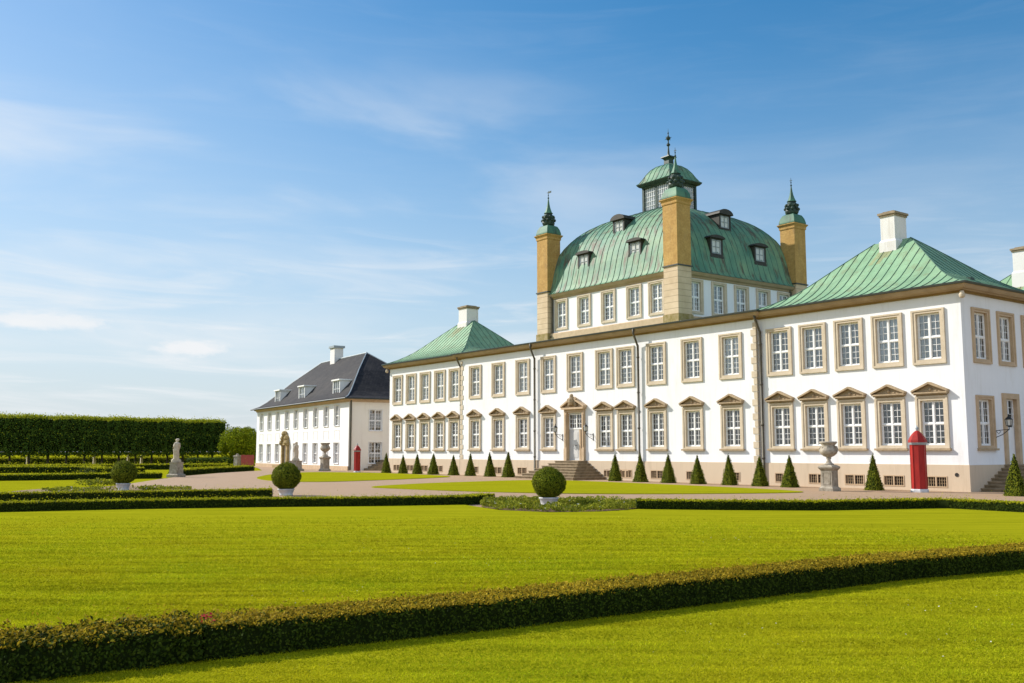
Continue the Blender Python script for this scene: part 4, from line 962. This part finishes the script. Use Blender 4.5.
b.sphere((s, -.25, 3.75), .38, 8); b.box(s-1.2, s+1.2, -1.2, -.06, -.05, .30)
o = apart('portal', b, [M['moss']]); b = MB(); b.box(s-.64, s+.64, .1, .2, .3, 2.5); apart('door', b, [M['dark']], o)
b = MB(); b.tube([(AW+.11, .16, 6.8), (AW+.11, .16, .05)], .09, 8); apart('drainpipe', b, [M['pipe']])
b = MB()
for k in range(5): b.box(AW+.06, AW+1.6, 1.6+.4*k, 6.4, .2*k-(.05 if k == 0 else 0), .2*(k+1))
apart('steps', b, [M['steps']])

# ------------------------------------------------------------------ clipped hedges
def polyline(pts, step):
    P = np.array(pts, float); seg = np.linalg.norm(np.diff(P, axis=0), axis=1); s = np.concatenate([[0], np.cumsum(seg)])
    q = np.arange(0, s[-1], step); q = np.append(q, s[-1])
    X = np.column_stack([np.interp(q, s, P[:, i]) for i in range(2)])
    return X, s[-1]
def hedge(name, label, pts, width, height, side, dens, lsz, mats=('boxleaf', 'boxtip'), group=None, wobble=.03, tips=.9, extra=None, hvar=None):
    """pts = foot line on the camera side; body lies on the `side` (+1 left of travel, -1 right)"""
    X, Ln = polyline(pts, .25); n = len(X)
    T = np.gradient(X, axis=0); 
    for _ in range(3): T[1:-1] = (T[:-2]+T[1:-1]*2+T[2:])/4
    T /= np.linalg.norm(T, axis=1)[:, None]; Nn = np.column_stack([-T[:, 1], T[:, 0]])*side
    def at(s, a, z):                                    # s index float, a 0..1 across, z
        i = np.clip(s, 0, n-1.001); k = i.astype(int); f = (i-k)[:, None]
        c = X[k]*(1-f)+X[k+1]*f; nn = Nn[k]*(1-f)+Nn[k+1]*f
        return np.column_stack([c+nn*(a*width)[:, None], z]), np.column_stack([nn, np.zeros(len(nn))])
    hv = (lambda s: np.ones(len(s))) if hvar is None else hvar
    core = MB(); ins = .05*min(1, width); vs = []; 
    sI = np.linspace(0, n-1, max(2, n//2)); 
    for a, zf in ((.09, 0), (.09, .86), (.2, .93), (.8, .93), (.91, .86), (.91, 0)):
        P, _ = at(sI, np.full(len(sI), a), height*zf*hv(sI)); vs.append(P)
    k = len(sI); V = np.concatenate(vs); fs = []
    for j in range(5):
        for i in range(k-1): fs.append((j*k+i, j*k+i+1, (j+1)*k+i+1, (j+1)*k+i))
    core.add(V, fs)
    core.add([vs[j][0] for j in range(6)], [(0, 1, 2, 3), (0, 3, 4, 5)]); core.add([vs[j][-1] for j in range(6)], [(3, 2, 1, 0), (5, 4, 3, 0)])
    parts = []
    def lay(cnt, which):
        s = rng.uniform(0, n-1, cnt); r = rng.uniform(0, 1, cnt)
        if which == 'front': a = np.zeros(cnt); z = r*height; nm = -1
        elif which == 'back': a = np.ones(cnt); z = r*height; nm = 1
        else: a = r; z = np.full(cnt, height); nm = 0
        edge = .12
        if which != 'top': a = a+(1 if which == 'front' else -1)*np.clip((z/height-(1-edge))/edge, 0, 1)**2*.06
        z = z*hv(s)
        P, nn = at(s, a, z)
        Nv = nn*nm if nm else np.tile([0, 0, 1.], (cnt, 1))
        w = wob(P, wobble, 3.1/max(.3, height))+wob(P, wobble*.7, 9./max(.3, height), 4.)
        P = P+Nv*(w+rng.normal(0, lsz*.35, cnt))[:, None]
        P[:, 2] = np.maximum(P[:, 2], .01)
        return P, Nv
    A_s = Ln*height*dens; A_t = Ln*width*dens
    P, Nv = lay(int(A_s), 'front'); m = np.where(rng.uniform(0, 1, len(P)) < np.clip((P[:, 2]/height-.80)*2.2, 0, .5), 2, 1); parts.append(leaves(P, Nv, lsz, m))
    P, Nv = lay(int(A_s*.8), 'back'); parts.append(leaves(P, Nv, lsz, np.where(rng.uniform(0, 1, len(P)) < .05, 2, 1)))
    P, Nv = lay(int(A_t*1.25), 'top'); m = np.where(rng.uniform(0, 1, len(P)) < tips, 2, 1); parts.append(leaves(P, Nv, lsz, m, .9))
    # sprouts above the clipped top
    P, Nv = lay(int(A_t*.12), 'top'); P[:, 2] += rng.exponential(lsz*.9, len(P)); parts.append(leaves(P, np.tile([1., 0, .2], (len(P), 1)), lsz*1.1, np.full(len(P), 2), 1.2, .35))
    for e, sgn in ((0., -1), (n-1.001, 1)):            # ends
        c = int(width*height*dens)+8; a = rng.uniform(0, 1, c); z = rng.uniform(0, height, c); P, nn = at(np.full(c, e), a, z)
        d = np.array([*T[0 if sgn < 0 else -1]*sgn, 0]); P = P+d*(.02+rng.normal(0, lsz*.4, c))[:, None]; parts.append(leaves(P, np.tile(d, (c, 1)), lsz, np.full(c, 1)))
    if extra: parts += extra
    me = core_and_leaves(name, [M['core'], M[mats[0]], M[mats[1]], M['rose']], parts, core)
    o = link(name, me)
    return tag(o, label, 'hedge', group)
NH1 = [(-8.68, -4), (-8.57, .5), (-8.42, 2.2), (-8.35, 2.93)]
NH2 = [(-8.37, 2.98), (-8.29, 3.8), (-8.06, 5.97), (-7.92, 8.76), (-7.79, 12.68), (-7.39, 15.01), (-7.2, 18), (-7.0, 22), (-6.9, 26)]
hb_ = lambda s: 1+.10*np.exp(-((s-s.max()*1.0)/3.)**2)
c_ = 26; rp_ = np.column_stack([rng.normal(-8.55, .05, c_), rng.normal(3.05, .05, c_), rng.normal(.36, .025, c_)])
hedge('box_hedge', 'dark box hedge nearest the camera, its long right stretch with golden top', NH2, .66, .325, 1, 3400, .030, group='box hedges', wobble=.02, extra=[leaves(rp_, np.tile([0, 0, 1.], (c_, 1)), .028, np.full(c_, 3), .8, .8)])
hedge('box_hedge', 'slightly bushier box hedge at the lower left corner, beside a few red blossoms', NH1, .70, .325, 1, 3400, .034, group='box hedges', wobble=.07, tips=.6)
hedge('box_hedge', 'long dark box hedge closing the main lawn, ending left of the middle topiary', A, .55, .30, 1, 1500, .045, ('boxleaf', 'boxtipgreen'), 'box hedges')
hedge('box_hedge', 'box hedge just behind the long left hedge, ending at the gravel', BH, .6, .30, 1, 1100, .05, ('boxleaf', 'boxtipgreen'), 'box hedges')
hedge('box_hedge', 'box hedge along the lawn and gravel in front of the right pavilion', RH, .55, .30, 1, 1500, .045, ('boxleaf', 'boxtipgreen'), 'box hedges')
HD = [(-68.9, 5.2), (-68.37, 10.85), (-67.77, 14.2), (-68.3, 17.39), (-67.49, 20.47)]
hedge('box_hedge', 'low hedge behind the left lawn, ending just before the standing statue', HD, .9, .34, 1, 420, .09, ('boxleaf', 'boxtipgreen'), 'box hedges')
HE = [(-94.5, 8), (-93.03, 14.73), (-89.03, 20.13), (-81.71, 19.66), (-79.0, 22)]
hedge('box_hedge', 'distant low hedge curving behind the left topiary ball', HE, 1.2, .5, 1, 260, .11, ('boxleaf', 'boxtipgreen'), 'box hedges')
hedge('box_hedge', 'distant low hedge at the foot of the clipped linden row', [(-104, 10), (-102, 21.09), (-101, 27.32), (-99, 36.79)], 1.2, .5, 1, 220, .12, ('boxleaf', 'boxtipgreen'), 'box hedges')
hedge('box_hedge', 'hedge from the statue along the far gravel edge to the red gate', [(-74.0, 24.0), (-80.88, 28.54), (-89.5, 35.8)], 1.0, .42, 1, 300, .10, ('boxleaf', 'boxtipgreen'), 'box hedges')

# planted beds round the topiary pots
def bed(name, label, poly, hgt, dens, lsz, zc=0.0, hole=None):
    P_ = np.array(poly); lo, hi = P_.min(0), P_.max(0); area = (hi-lo).prod()
    P = rng.uniform(lo, hi, (int(area*dens), 2)); P = P[inside(P, poly)]
    if hole: P = P[np.hypot((P[:, 0]-hole[0]-.35)*.8, P[:, 1]-hole[1]+.15) > hole[2]]
    hh = hgt*(.55+.45*np.clip(wob(np.column_stack([P, P[:, 0]*0]), 1., 2.6)+wob(np.column_stack([P, P[:, 0]*0]), .8, 7., 2.), -1, 1))
    z = zc+.03+hh*np.sqrt(rng.uniform(0, 1, len(P)))
    V = leaves(np.column_stack([P, z]), np.tile([0, 0, 1.], (len(P), 1)), lsz, np.where(rng.uniform(0, 1, len(P)) < .01, 1, 0), .9)
    o = link(name, fastmesh(name, V[0], V[1], [M['bedleaf'], M['daisy']], V[2])); tag(o, label, 'ground cover', kind='stuff')
bed('bed_planting', 'low loose yellow green plants round the central topiary pot', smooth_poly(BED, 2), .24, 900, .07, hole=(-24.7, 19.77, .75))
sheet('bed_soil', [(x, y) for x, y in smooth_poly(BED, 2)], .036, M['soil'])
CB = [(-47.6, 9.2), (-46.7, 10.5), (-45.94, 11.94), (-46.15, 13.52), (-45.7, 15.3), (-47.4, 15.7), (-48.2, 12.6), (-49.4, 10.0)]
bed('bed_planting', 'low green plants round the left topiary pot', CB, .2, 300, .10, hole=(-47.48, 12.69, .9))
sheet('bed_soil', smooth_poly([(-47, 7.2), (-45.5, 9.3), (-45.2, 12), (-45.3, 15.6), (-51, 16.2), (-52.6, 11), (-50.5, 9.0)], 1), .012, M['soil'])
bed('bed_planting', 'strip of low clipped plants behind the left topiary bed', [(-54.12, 12.0), (-53.4, 12.5), (-53.8, 14.6), (-54.9, 14.6)], .4, 500, .11)

# ------------------------------------------------------------------ topiary
def ball_mesh(r, nleaf, lsz, seed):
    core = MB(); core.sphere((0, 0, 0), r*.95, 24); d = rng.normal(0, 1, (nleaf, 3)); d /= np.linalg.norm(d, axis=1)[:, None]
    P = d*r; P = d*(r+wob(P, .03, 5., seed)+wob(P, .018, 13., seed)+rng.normal(0, .014, nleaf)+(rng.uniform(0, 1, nleaf) < .03)*rng.uniform(0, .06, nleaf))[:, None]
    return core_and_leaves('topiary_ball', [M['core'], M['coneleaf']], [leaves(P, d, lsz, np.full(nleaf, 1), .6)], core)
def topiary(loc, r, zc, label, lsz, nleaf, seed, potr):
    t = empty('topiary_ball', loc); tag(t, label, 'topiary', 'clipped topiary balls in pots')
    o = link('foliage', ball_mesh(r, nleaf, lsz, seed), t, (0, 0, zc)); o.scale = (1.02, 1.02, .98)
    p = MB(); k = potr; h = zc-r*.88
    p.lathe([(k*.80, 0), (k*.84, .03), (k*.78, .06), (k*.86, h*.45), (k*.95, h*.8), (k*1.03, h*.86), (k*1.05, h*.97), (k*.97, h), (k*.9, h), (k*.88, h*.9)], 20); link('pot', p.mesh('pot', [M['pot']], True), t)
    s = MB(); s.lathe([(.05, h*.7), (.05, zc)], 8); link('stem', s.mesh('stem', [M['bark']]), t)
topiary((-24.7, 19.77, .03), .505, .76, 'large clipped ball topiary in the middle bed before the palace steps', .042, 11000, 1., .31)
topiary((-38.11, 16.65, 0), .56, .77, 'clipped ball topiary in a pale pot, standing before the black-roofed wing', .05, 8000, 2., .34)
topiary((-47.48, 12.69, 0), .545, .82, 'leftmost clipped ball topiary, in a planted bed before the linden row', .05, 8000, 3., .32)
def cone_mesh(seed):
    h, b, nl = 1.66, .335, 2600; core = MB(); core.lathe([(b*1.30, 0), (b*1.26, .06), (.02, h*.95)], 4, (0, 0), 0, math.pi/4)
    P, Nn = [], []
    for k in range(4):
        c, s_ = math.cos(k*math.pi/2), math.sin(k*math.pi/2); m = nl//4
        z = h*(1-np.sqrt(rng.uniform(0, 1, m))); wd = b*(1-z/h)+.012; t = rng.uniform(-1, 1, m)*wd
        x, y = t*c-wd*s_, t*s_+wd*c
        P.append(np.column_stack([x, y, z])); Nn.append(np.tile([-s_*.97, c*.97, .2], (m, 1)))
    P = np.concatenate(P); Nn = np.concatenate(Nn); P = P+Nn*(wob(P, .035, 5., seed)+wob(P, .02, 14., seed)+rng.normal(0, .012, len(P)))[:, None]
    return core_and_leaves('topiary_pyramid', [M['core'], M['coneleaf']], [leaves(P, Nn, .05, np.full(len(P), 1), .45)], core)
CM = [cone_mesh(s) for s in (1., 5., 9., 14., 21.)]
cones = [(-73.06, 1.76, 'leftmost yew pyramid, beside the corner of the wing'), (-70.27, 1.61, 'second yew pyramid from the left palace corner'), (-68.0, 1.68, 'third yew pyramid from the left palace corner'), (-65.61, 1.74, 'fourth yew pyramid from the left, before the last left-pavilion window'), (-62.68, 1.60, 'short yew pyramid just right of the left-pavilion drainpipe'), (-60.41, 1.73, 'yew pyramid before the first window right of the left pavilion'), (-57.88, 1.82, 'yew pyramid second left of the main steps'), (-55.65, 1.86, 'tall yew pyramid closest to the left of the main steps'),
 (-44.6, 1.74, 'yew pyramid in front of the drainpipe right of the paired windows'), (-42.38, 1.74, 'yew pyramid before the first window right of the paired windows'), (-40.09, 1.74, 'yew pyramid before the second window right of the paired windows'), (-37.81, 1.66, 'yew pyramid left of the last window before the quoins'), (-35.53, 1.72, 'yew pyramid under the quoins'), (-33.48, 1.62, 'yew pyramid at the drainpipe of the right pavilion'), (-31.6, 1.68, 'yew pyramid just left of the big stone urn'), (-26.82, 1.72, 'yew pyramid between the stone urn and the red sentry box'), (-20.0, 1.78, 'rightmost yew pyramid, by the side-door steps')]
# nudge: true picture order of the central group
for i, (x, h, lab) in enumerate(cones):
    y = 40.33 if x > -21 else 40.9
    if i == 8: lab = 'yew pyramid closest to the right of the main steps'
    if i == 9: lab = 'yew pyramid at the drainpipe right of the main steps'
    if i == 10: lab = 'yew pyramid before the first single window right of the drainpipe'
    o = link('topiary_pyramid', CM[(i*2) % 5], None, (x, y, 0), (i % 4)*math.pi/2+random.uniform(-.08, .08)); k_ = random.uniform(.93, 1.08); o.scale = (h/1.72*k_, h/1.72*k_, h/1.66); o.rotation_euler.x = random.uniform(-.025, .025); o.rotation_euler.y = random.uniform(-.025, .025)
    tag(o, lab, 'topiary', 'clipped yew pyramids along the palace front')

# ------------------------------------------------------------------ sentry boxes
def sentry(loc, sc, label):
    t = empty('sentry_box', loc, R(12)); t.scale = (sc*.8, sc*.8, sc); tag(t, label, 'sentry box', 'red sentry boxes')
    b = MB(); ph = math.pi/8; b.lathe([(.40, .14), (.40, 2.05)], 8, (0, 0), 0, ph)
    for k in range(8):
        a = k*math.pi/4+ph; b.tube([(.405*math.cos(a), .405*math.sin(a), .14), (.405*math.cos(a), .405*math.sin(a), 2.05)], .018, 5)
    link('body', b.mesh('body', [M['red']]), t)
    p = MB(); p.lathe([(.47, 0), (.47, .09), (.43, .14), (.40, .14)], 8, (0, 0), 0, ph); link('base', p.mesh('base', [M['pot']]), t)
    p = MB(); p.lathe([(.405, 2.05), (.44, 2.06), (.47, 2.12), (.49, 2.16), (.42, 2.18)], 8, (0, 0), 0, ph); link('band', p.mesh('band', [M['lead']]), t)
    r = MB(); r.lathe([(.50, 2.16), (.49, 2.20), (.44, 2.31), (.36, 2.43), (.26, 2.54), (.15, 2.63), (.07, 2.67), (.05, 2.68)], 8, (0, 0), 0, ph)
    for j in range(3): r.lathe([(.485-.085*j-.02*j*j, 2.235+.115*j), (.50-.085*j-.02*j*j, 2.232+.115*j), (.47-.085*j-.02*j*j, 2.28+.115*j)], 8, (0, 0), 0, ph)
    rf = link('roof', r.mesh('roof', [M['red']]), t)
    f = MB(); f.lathe([(.06, 2.66), (.05, 2.70), (.09, 2.75), (.09, 2.79), (.04, 2.84), (.015, 2.92)], 10); link('finial', f.mesh('finial', [M['lead']], True), rf)
    # doorway on the side away from the palace corner
    d = MB(); q = math.cos(math.pi/8)*.40; d.box(-.15, .15, q-.02, q+.012, .16, 1.9); o = link('doorway', d.mesh('doorway', [M['dark']]), t)
sentry((-24.42, 40.7, 0), 1.02, 'red octagonal sentry box by the right palace corner')
sentry((-76.78, 40.07, 0), .87, 'small red sentry box beside the cream end wall of the wing')

# ------------------------------------------------------------------ urns and statues
def urn(loc, label, sc=1., rz=0):
    t = empty('stone_urn', loc, rz); t.scale = (sc*.84, sc*.84, sc*1.02); tag(t, label, 'urn', 'stone urns on pedestals')
    p = MB(); p.box(-.40, .40, -.40, .40, 0, .12); p.sqlathe([(.40, .12), (.33, .17), (.31, .2), (.31, .86), (.34, .90), (.40, .96), (.41, 1.02), (.36, 1.05), (.26, 1.10)], (0, 0))
    for a in range(4):
        c, s_ = math.cos(a*math.pi/2), math.sin(a*math.pi/2)
        for u0, u1, z0, z1 in ((-.22, .22, .28, .31), (-.22, .22, .77, .80), (-.22, -.19, .31, .77), (.19, .22, .31, .77)):
            P = [(u0, .325), (u1, .325), (u1, .30), (u0, .30)]; p.add([(x*c-y*s_, x*s_+y*c, z) for z in (z0, z1) for x, y in P], [(0, 1, 5, 4), (4, 5, 6, 7), (0, 4, 7, 3), (1, 2, 6, 5), (3, 2, 1, 0)])
    link('pedestal', p.mesh('pedestal', [M['oldstone']]), t)
    v = MB(); n = 24
    prof = [(.22, 1.10), (.24, 1.13), (.15, 1.18), (.09, 1.27), (.08, 1.33), (.13, 1.38), (.10, 1.41), (.22, 1.46), (.34, 1.55), (.40, 1.66), (.38, 1.75), (.31, 1.82), (.29, 1.91), (.36, 1.97), (.40, 2.02), (.38, 2.06), (.30, 2.06), (.24, 1.98)]
    base = len(v.v); v.lathe(prof, n)
    vv = []
    for i, (x, y, z) in enumerate(v.v):
        k = 1.0
        if 1.42 < z < 1.75: k = 1+.05*math.cos(12*math.atan2(y, x))
        vv.append((x*k, y*k, z))
    v.v = vv
    for sg in (-1, 1):
        v.tube([(sg*.28, 0, 1.86), (sg*.42, 0, 1.84), (sg*.46, 0, 1.72), (sg*.38, 0, 1.60), (sg*.32, 0, 1.62)], .04, 6)
        v.sphere((0, sg*.32, 1.70), .09, 8)
    for k in range(8):
        a = k*math.pi/4+.3; v.sphere((.30*math.cos(a), .30*math.sin(a), 1.79), .06, 6)
    o_ = link('vase', v.mesh('vase', [M['vase']], True), t); o_.scale = (1.12, 1.12, 1.03); o_.location.z = -.033
urn((-27.6, 38.6, 0), 'ornate stone urn on pedestal on the gravel before the right pavilion', 1.06, .1)
urn((-83.0, 40.0, 0), 'stone urn on pedestal before the wing, left of the far red sentry box', 1.22)
def robed(name, h, seed, pose=1):
    """standing draped figure: one continuous skin from hem to crown"""
    b = MB(); n = 20
    rings = [(0, .175, .16, 0), (.08, .165, .155, 0), (.25, .15, .14, .01), (.45, .165, .145, .02), (.52, .17, .145, .025), (.60, .155, .125, .02), (.68, .17, .13, .01), (.76, .195, .13, 0), (.81, .19, .115, -.005), (.835, .12, .09, -.008), (.85, .062, .062, -.01), (.875, .055, .06, -.01), (.89, .07, .08, -.012), (.92, .085, .10, -.015), (.95, .088, .105, -.015), (.98, .07, .085, -.012), (1.0, .02, .03, -.01)]
    R_ = []
    for z, rx, ry, cx in rings:
        row = []
        for k in range(n):
            a = 2*math.pi*k/n; fold = 1+(.10*math.sin(7*a+seed+z*6) if z < .62 else .03*math.sin(5*a+seed) if z < .82 else 0)
            row.append(((cx+rx*math.cos(a)*fold)*1.0+.05*math.sin(z*3.0)*pose, ry*math.sin(a)*fold, z))
        R_.append(row)
    vs = [(x*h*.95, y*h*.95, z*h) for r in R_ for x, y, z in r]
    fs = [(i*n+k, i*n+(k+1) % n, (i+1)*n+(k+1) % n, (i+1)*n+k) for i in range(len(rings)-1) for k in range(n)]+[tuple(range(n-1, -1, -1))]
    b.add(vs, fs)
    def sc_(p): return (p[0]*h, p[1]*h, p[2]*h)
    # arms: one bent across the chest, one hanging and holding the drapery
    b.tube([sc_(p) for p in ((.17*pose, 0, .79), (.215*pose, -.02, .70), (.20*pose, -.08, .60), (.10*pose, -.13, .63), (.03*pose, -.135, .67))], [.055*h, .05*h, .043*h, .037*h, .03*h], 8)
    b.tube([sc_(p) for p in ((-.15*pose, 0, .79), (-.19*pose, .01, .68), (-.19*pose, -.02, .57), (-.17*pose, -.05, .47))], [.055*h, .048*h, .04*h, .03*h], 8)
    b.sphere(sc_((-.012*pose, -.108, .935)), .018*h, 6); b.sphere(sc_((-.01*pose, .05, .955)), .055*h, 8)
    b.tube([sc_(p) for p in ((-.18*pose, .05, .80), (-.05*pose, -.11, .66), (.14*pose, -.11, .52), (.19*pose, .02, .42))], [.03*h, .035*h, .035*h, .02*h], 6)
    return b.mesh(name, [M['palestone']], True)
def statue(loc, label, ped, hfig, ph, rz, seed, pose):
    t = empty('garden_statue', loc, rz); tag(t, label, 'statue', 'stone garden statues')
    p = MB(); w = ped
    p.sqlathe([(w*1.35, -.02), (w*1.35, .16), (w*1.05, .22), (w, .28), (w*.94, ph*.9), (w*1.0, ph*.93), (w*1.02, ph), (w*.9, ph)], (0, 0)); link('pedestal', p.mesh('pedestal', [M['oldstone']]), t)
    r = MB(); r.sphere((w*.35, -.12, ph+.08), .22, 8, 0, .9); r.sphere((-w*.35, .1, ph+.06), .18, 8); link('rock', r.mesh('rock', [M['palestone']], True), t)
    fg_ = link('figure', robed('figure', hfig, seed, pose), t, (0, 0, ph)); fg_.scale = (.85, .85, 1.03)
statue((-70.29, 22.37, 0), 'tall pale stone statue of a draped figure at the gravel edge left', .34, 1.62, 1.05, R(-55), 1., 1)
statue((-85.4, 38.2, 0), 'weathered stone statue before the portal of the black-roofed wing', .42, 1.7, .95, R(-60), 3., -1)

# ------------------------------------------------------------------ linden row, bush, gate, posts
def linden_crown(seed, w=2.15, d=3.2, z0=1.45, z1=5.75):
    nl = 3600; core = MB(); core.box(-w/2, w/2, -d/2+.4, d/2-.4, z0+.35, z1-.15); parts = []
    hz_ = z1-z0; A_ = [(w*hz_, 'f'), (w*hz_, 'b'), (d*hz_, 'l'), (d*hz_, 'r'), (w*d, 't'), (w*d, 'u')]; tot = sum(a for a, _ in A_)
    for a, k in A_:
        m = int(nl*a/tot*(1.7 if k in 'fbt' else .8)); u = rng.uniform(-.5, .5, m); q = rng.uniform(0, 1, m)
        if k in 'fb': P = np.column_stack([u*w*1.03, np.full(m, d/2*(-1 if k == 'f' else 1)), z0+q*hz_]); Nn = np.tile([0, -1. if k == 'f' else 1., 0], (m, 1))
        elif k in 'lr': P = np.column_stack([np.full(m, w/2*(-1 if k == 'l' else 1)), u*d, z0+q*hz_]); Nn = np.tile([-1. if k == 'l' else 1., 0, 0], (m, 1))
        else: P = np.column_stack([u*w*1.03, (q-.5)*d, np.full(m, z1 if k == 't' else z0)]); Nn = np.tile([0, 0, 1. if k == 't' else -1.], (m, 1))
        P = P+Nn*((.4 if k == 't' else 1)*(wob(P, .30, 1.6, seed)+wob(P, .2, 3.9, seed+3))+rng.normal(0, .10, m))[:, None]
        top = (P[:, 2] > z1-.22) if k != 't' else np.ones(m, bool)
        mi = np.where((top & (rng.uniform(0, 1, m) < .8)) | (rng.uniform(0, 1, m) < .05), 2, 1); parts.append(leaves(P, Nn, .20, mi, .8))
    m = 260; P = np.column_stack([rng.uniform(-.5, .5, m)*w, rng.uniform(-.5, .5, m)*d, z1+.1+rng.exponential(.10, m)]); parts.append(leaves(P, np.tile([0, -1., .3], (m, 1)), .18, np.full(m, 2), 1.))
    return core_and_leaves('crown', [M['core'], M['linden'], M['lindentop']], parts, core)
LC = [linden_crown(s) for s in (0., 4., 11.)]
tk = MB(); tk.tube([(0, 0, -.05), (.02, 0, .6), (0, .01, 1.2), (.03, 0, 2.4)], [.17, .13, .12, .09], 8)
for a in range(5): tk.tube([(0, 0, 1.25), (.4*math.cos(a*1.3), .4*math.sin(a*1.3), 1.7), (.8*math.cos(a*1.3), .8*math.sin(a*1.3), 2.4)], [.06, .045, .02], 5)
TM = tk.mesh('trunk', [M['bark']], True)
q0 = Vector((-124.5, 19.57, 0)); q1 = Vector((-129.85, 47.05, 0)); dv = (q1-q0).normalized(); rzl = math.atan2(dv.y, dv.x)
nT = 13; st_ = ((q1-q0).length)/nT
for i in range(-3, nT):
    p = q0+dv*(st_*(i+.5)); t = empty('linden_tree', p, rzl)
    lab = 'box-clipped linden tree in the tall dark row at left, crowns grown together'
    if i == nT-1: lab = 'last box-clipped linden at the right end of the tall dark row'
    tag(t, lab, 'tree', 'clipped linden row')
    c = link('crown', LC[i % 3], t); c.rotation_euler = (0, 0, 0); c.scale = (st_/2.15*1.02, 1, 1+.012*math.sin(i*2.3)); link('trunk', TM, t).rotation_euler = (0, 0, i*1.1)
# lit hedge behind the trunks and pale posts between them
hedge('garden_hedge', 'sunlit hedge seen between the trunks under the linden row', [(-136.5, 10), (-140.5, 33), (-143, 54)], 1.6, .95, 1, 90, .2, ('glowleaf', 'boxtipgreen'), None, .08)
hedge('garden_hedge', 'dark low hedge standing in front of the round tree, left of the gate', [(-108.6, 36.2), (-110, 41.2)], 1.0, 1.0, 1, 160, .14, ('linden', 'linden'), None, .05)
def post(loc, label, h):
    p = MB(); p.box(-.25, .25, -.25, .25, -.03, .14); p.sqlathe([(.2, .14), (.16, .2), (.13, h*.72), (.18, h*.76), (.15, h*.8)], (0, 0)); p.sphere((0, 0, h*.89), .13, 10, 0, 1.1)
    tag(link('stone_herm', p.mesh('stone_herm', [M['palestone']]), None, loc), label, 'stone post', 'pale stone posts under the linden row')
def on_row(px, back):                               # a spot along the row, `back` metres behind it
    return q0+dv*(px)+Vector((-dv.y, dv.x, 0))*back
for k, (s_, lab) in enumerate(((.6, 'pale stone post under the row, at the left picture edge'), (4.2, 'pale stone post under the row, second from the left edge'), (12.2, 'pale stone post under the row, above the left topiary ball'), (16.6, 'pale stone post under the row, right of the left topiary ball'), (18.4, 'pale stone post under the row, just left of the tall statue'))):
    post(on_row(s_, 2.8), lab, 1.35)
def round_tree(loc, label, rx, h, nl):
    t = empty('round_tree', loc); tag(t, label, 'tree')
    tr = MB(); tr.tube([(0, 0, -.05), (.03, 0, .8), (0, .02, 1.6), (0, 0, 3.)], [.2, .16, .12, .06], 8)
    for a in range(6): tr.tube([(0, 0, 1.0+.1*a), (.7*math.cos(a*1.1), .7*math.sin(a*1.1), 1.9+.1*a), (1.5*math.cos(a*1.1), 1.5*math.sin(a*1.1), 2.7+.1*a)], [.08, .05, .02], 5)
    link('trunk', tr.mesh('trunk', [M['bark']], True), t)
    cl = []
    for _ in range(60):
        d = rng.normal(0, 1, 3); d /= np.linalg.norm(d); rr = rng.uniform(.45, .85); cl.append((d*rr*np.array([rx, rx, (h-.1)/2])+np.array([0, 0, .1+(h-.1)/2]), rng.uniform(.7, 1.05)))
    parts = []
    for c, r_ in cl:
        m = nl//60; d = rng.normal(0, 1, (m, 3)); d /= np.linalg.norm(d, axis=1)[:, None]; P = c+d*(r_*rng.uniform(.55, 1.05, m))[:, None]; P[:, 2] = np.maximum(P[:, 2], .12)
        parts.append(leaves(P, d, .2, np.full(m, 0), .8))
    V = np.concatenate([p[0] for p in parts]); k = 0; Fs = []
    for p in parts: Fs.append(p[1]+k); k += len(p[0])
    link('crown', fastmesh('crown', V, np.concatenate(Fs), [M['bush']]), t)
round_tree((-122.0, 47.0, 0), 'dense round bright green tree between the linden row and the white wing', 3.0, 5.1, 36000)
round_tree((-127.5, 55.5, 0), 'darker round tree behind, half hidden by the white wing', 3.0, 4.7, 24000)
# stone gate pier with red boarded gate
b = MB(); b.box(-.32, .32, -.32, .32, -.03, .18); b.sqlathe([(.27, .18), (.25, 1.2), (.31, 1.26), (.31, 1.36), (.22, 1.4)], (0, 0)); b.sphere((0, 0, 1.46), .17, 10, 0, .7)
tag(link('gate_pier', b.mesh('gate_pier', [M['oldstone']]), None, (-98.95, 37.75, 0), .4), 'weathered stone gate pier left of the red boards', 'gate pier')
g = empty('board_gate', (-98.7, 38.05, 0), R(53)); g.scale = (.74, 1, .95); tag(g, 'faded red boarded gate beside the stone pier', 'gate')
b = MB()
for k in range(9): b.box(.02+.2*k, .20+.2*k, -.03, .03, .06, 1.52+.012*math.sin(k*1.7))
link('boards', b.mesh('boards', [M['redwall']]), g); b = MB()
for z in (.3, 1.2): b.box(.0, 1.84, .032, .08, z, z+.12)
link('rails', b.mesh('rails', [M['redwall']]), g)
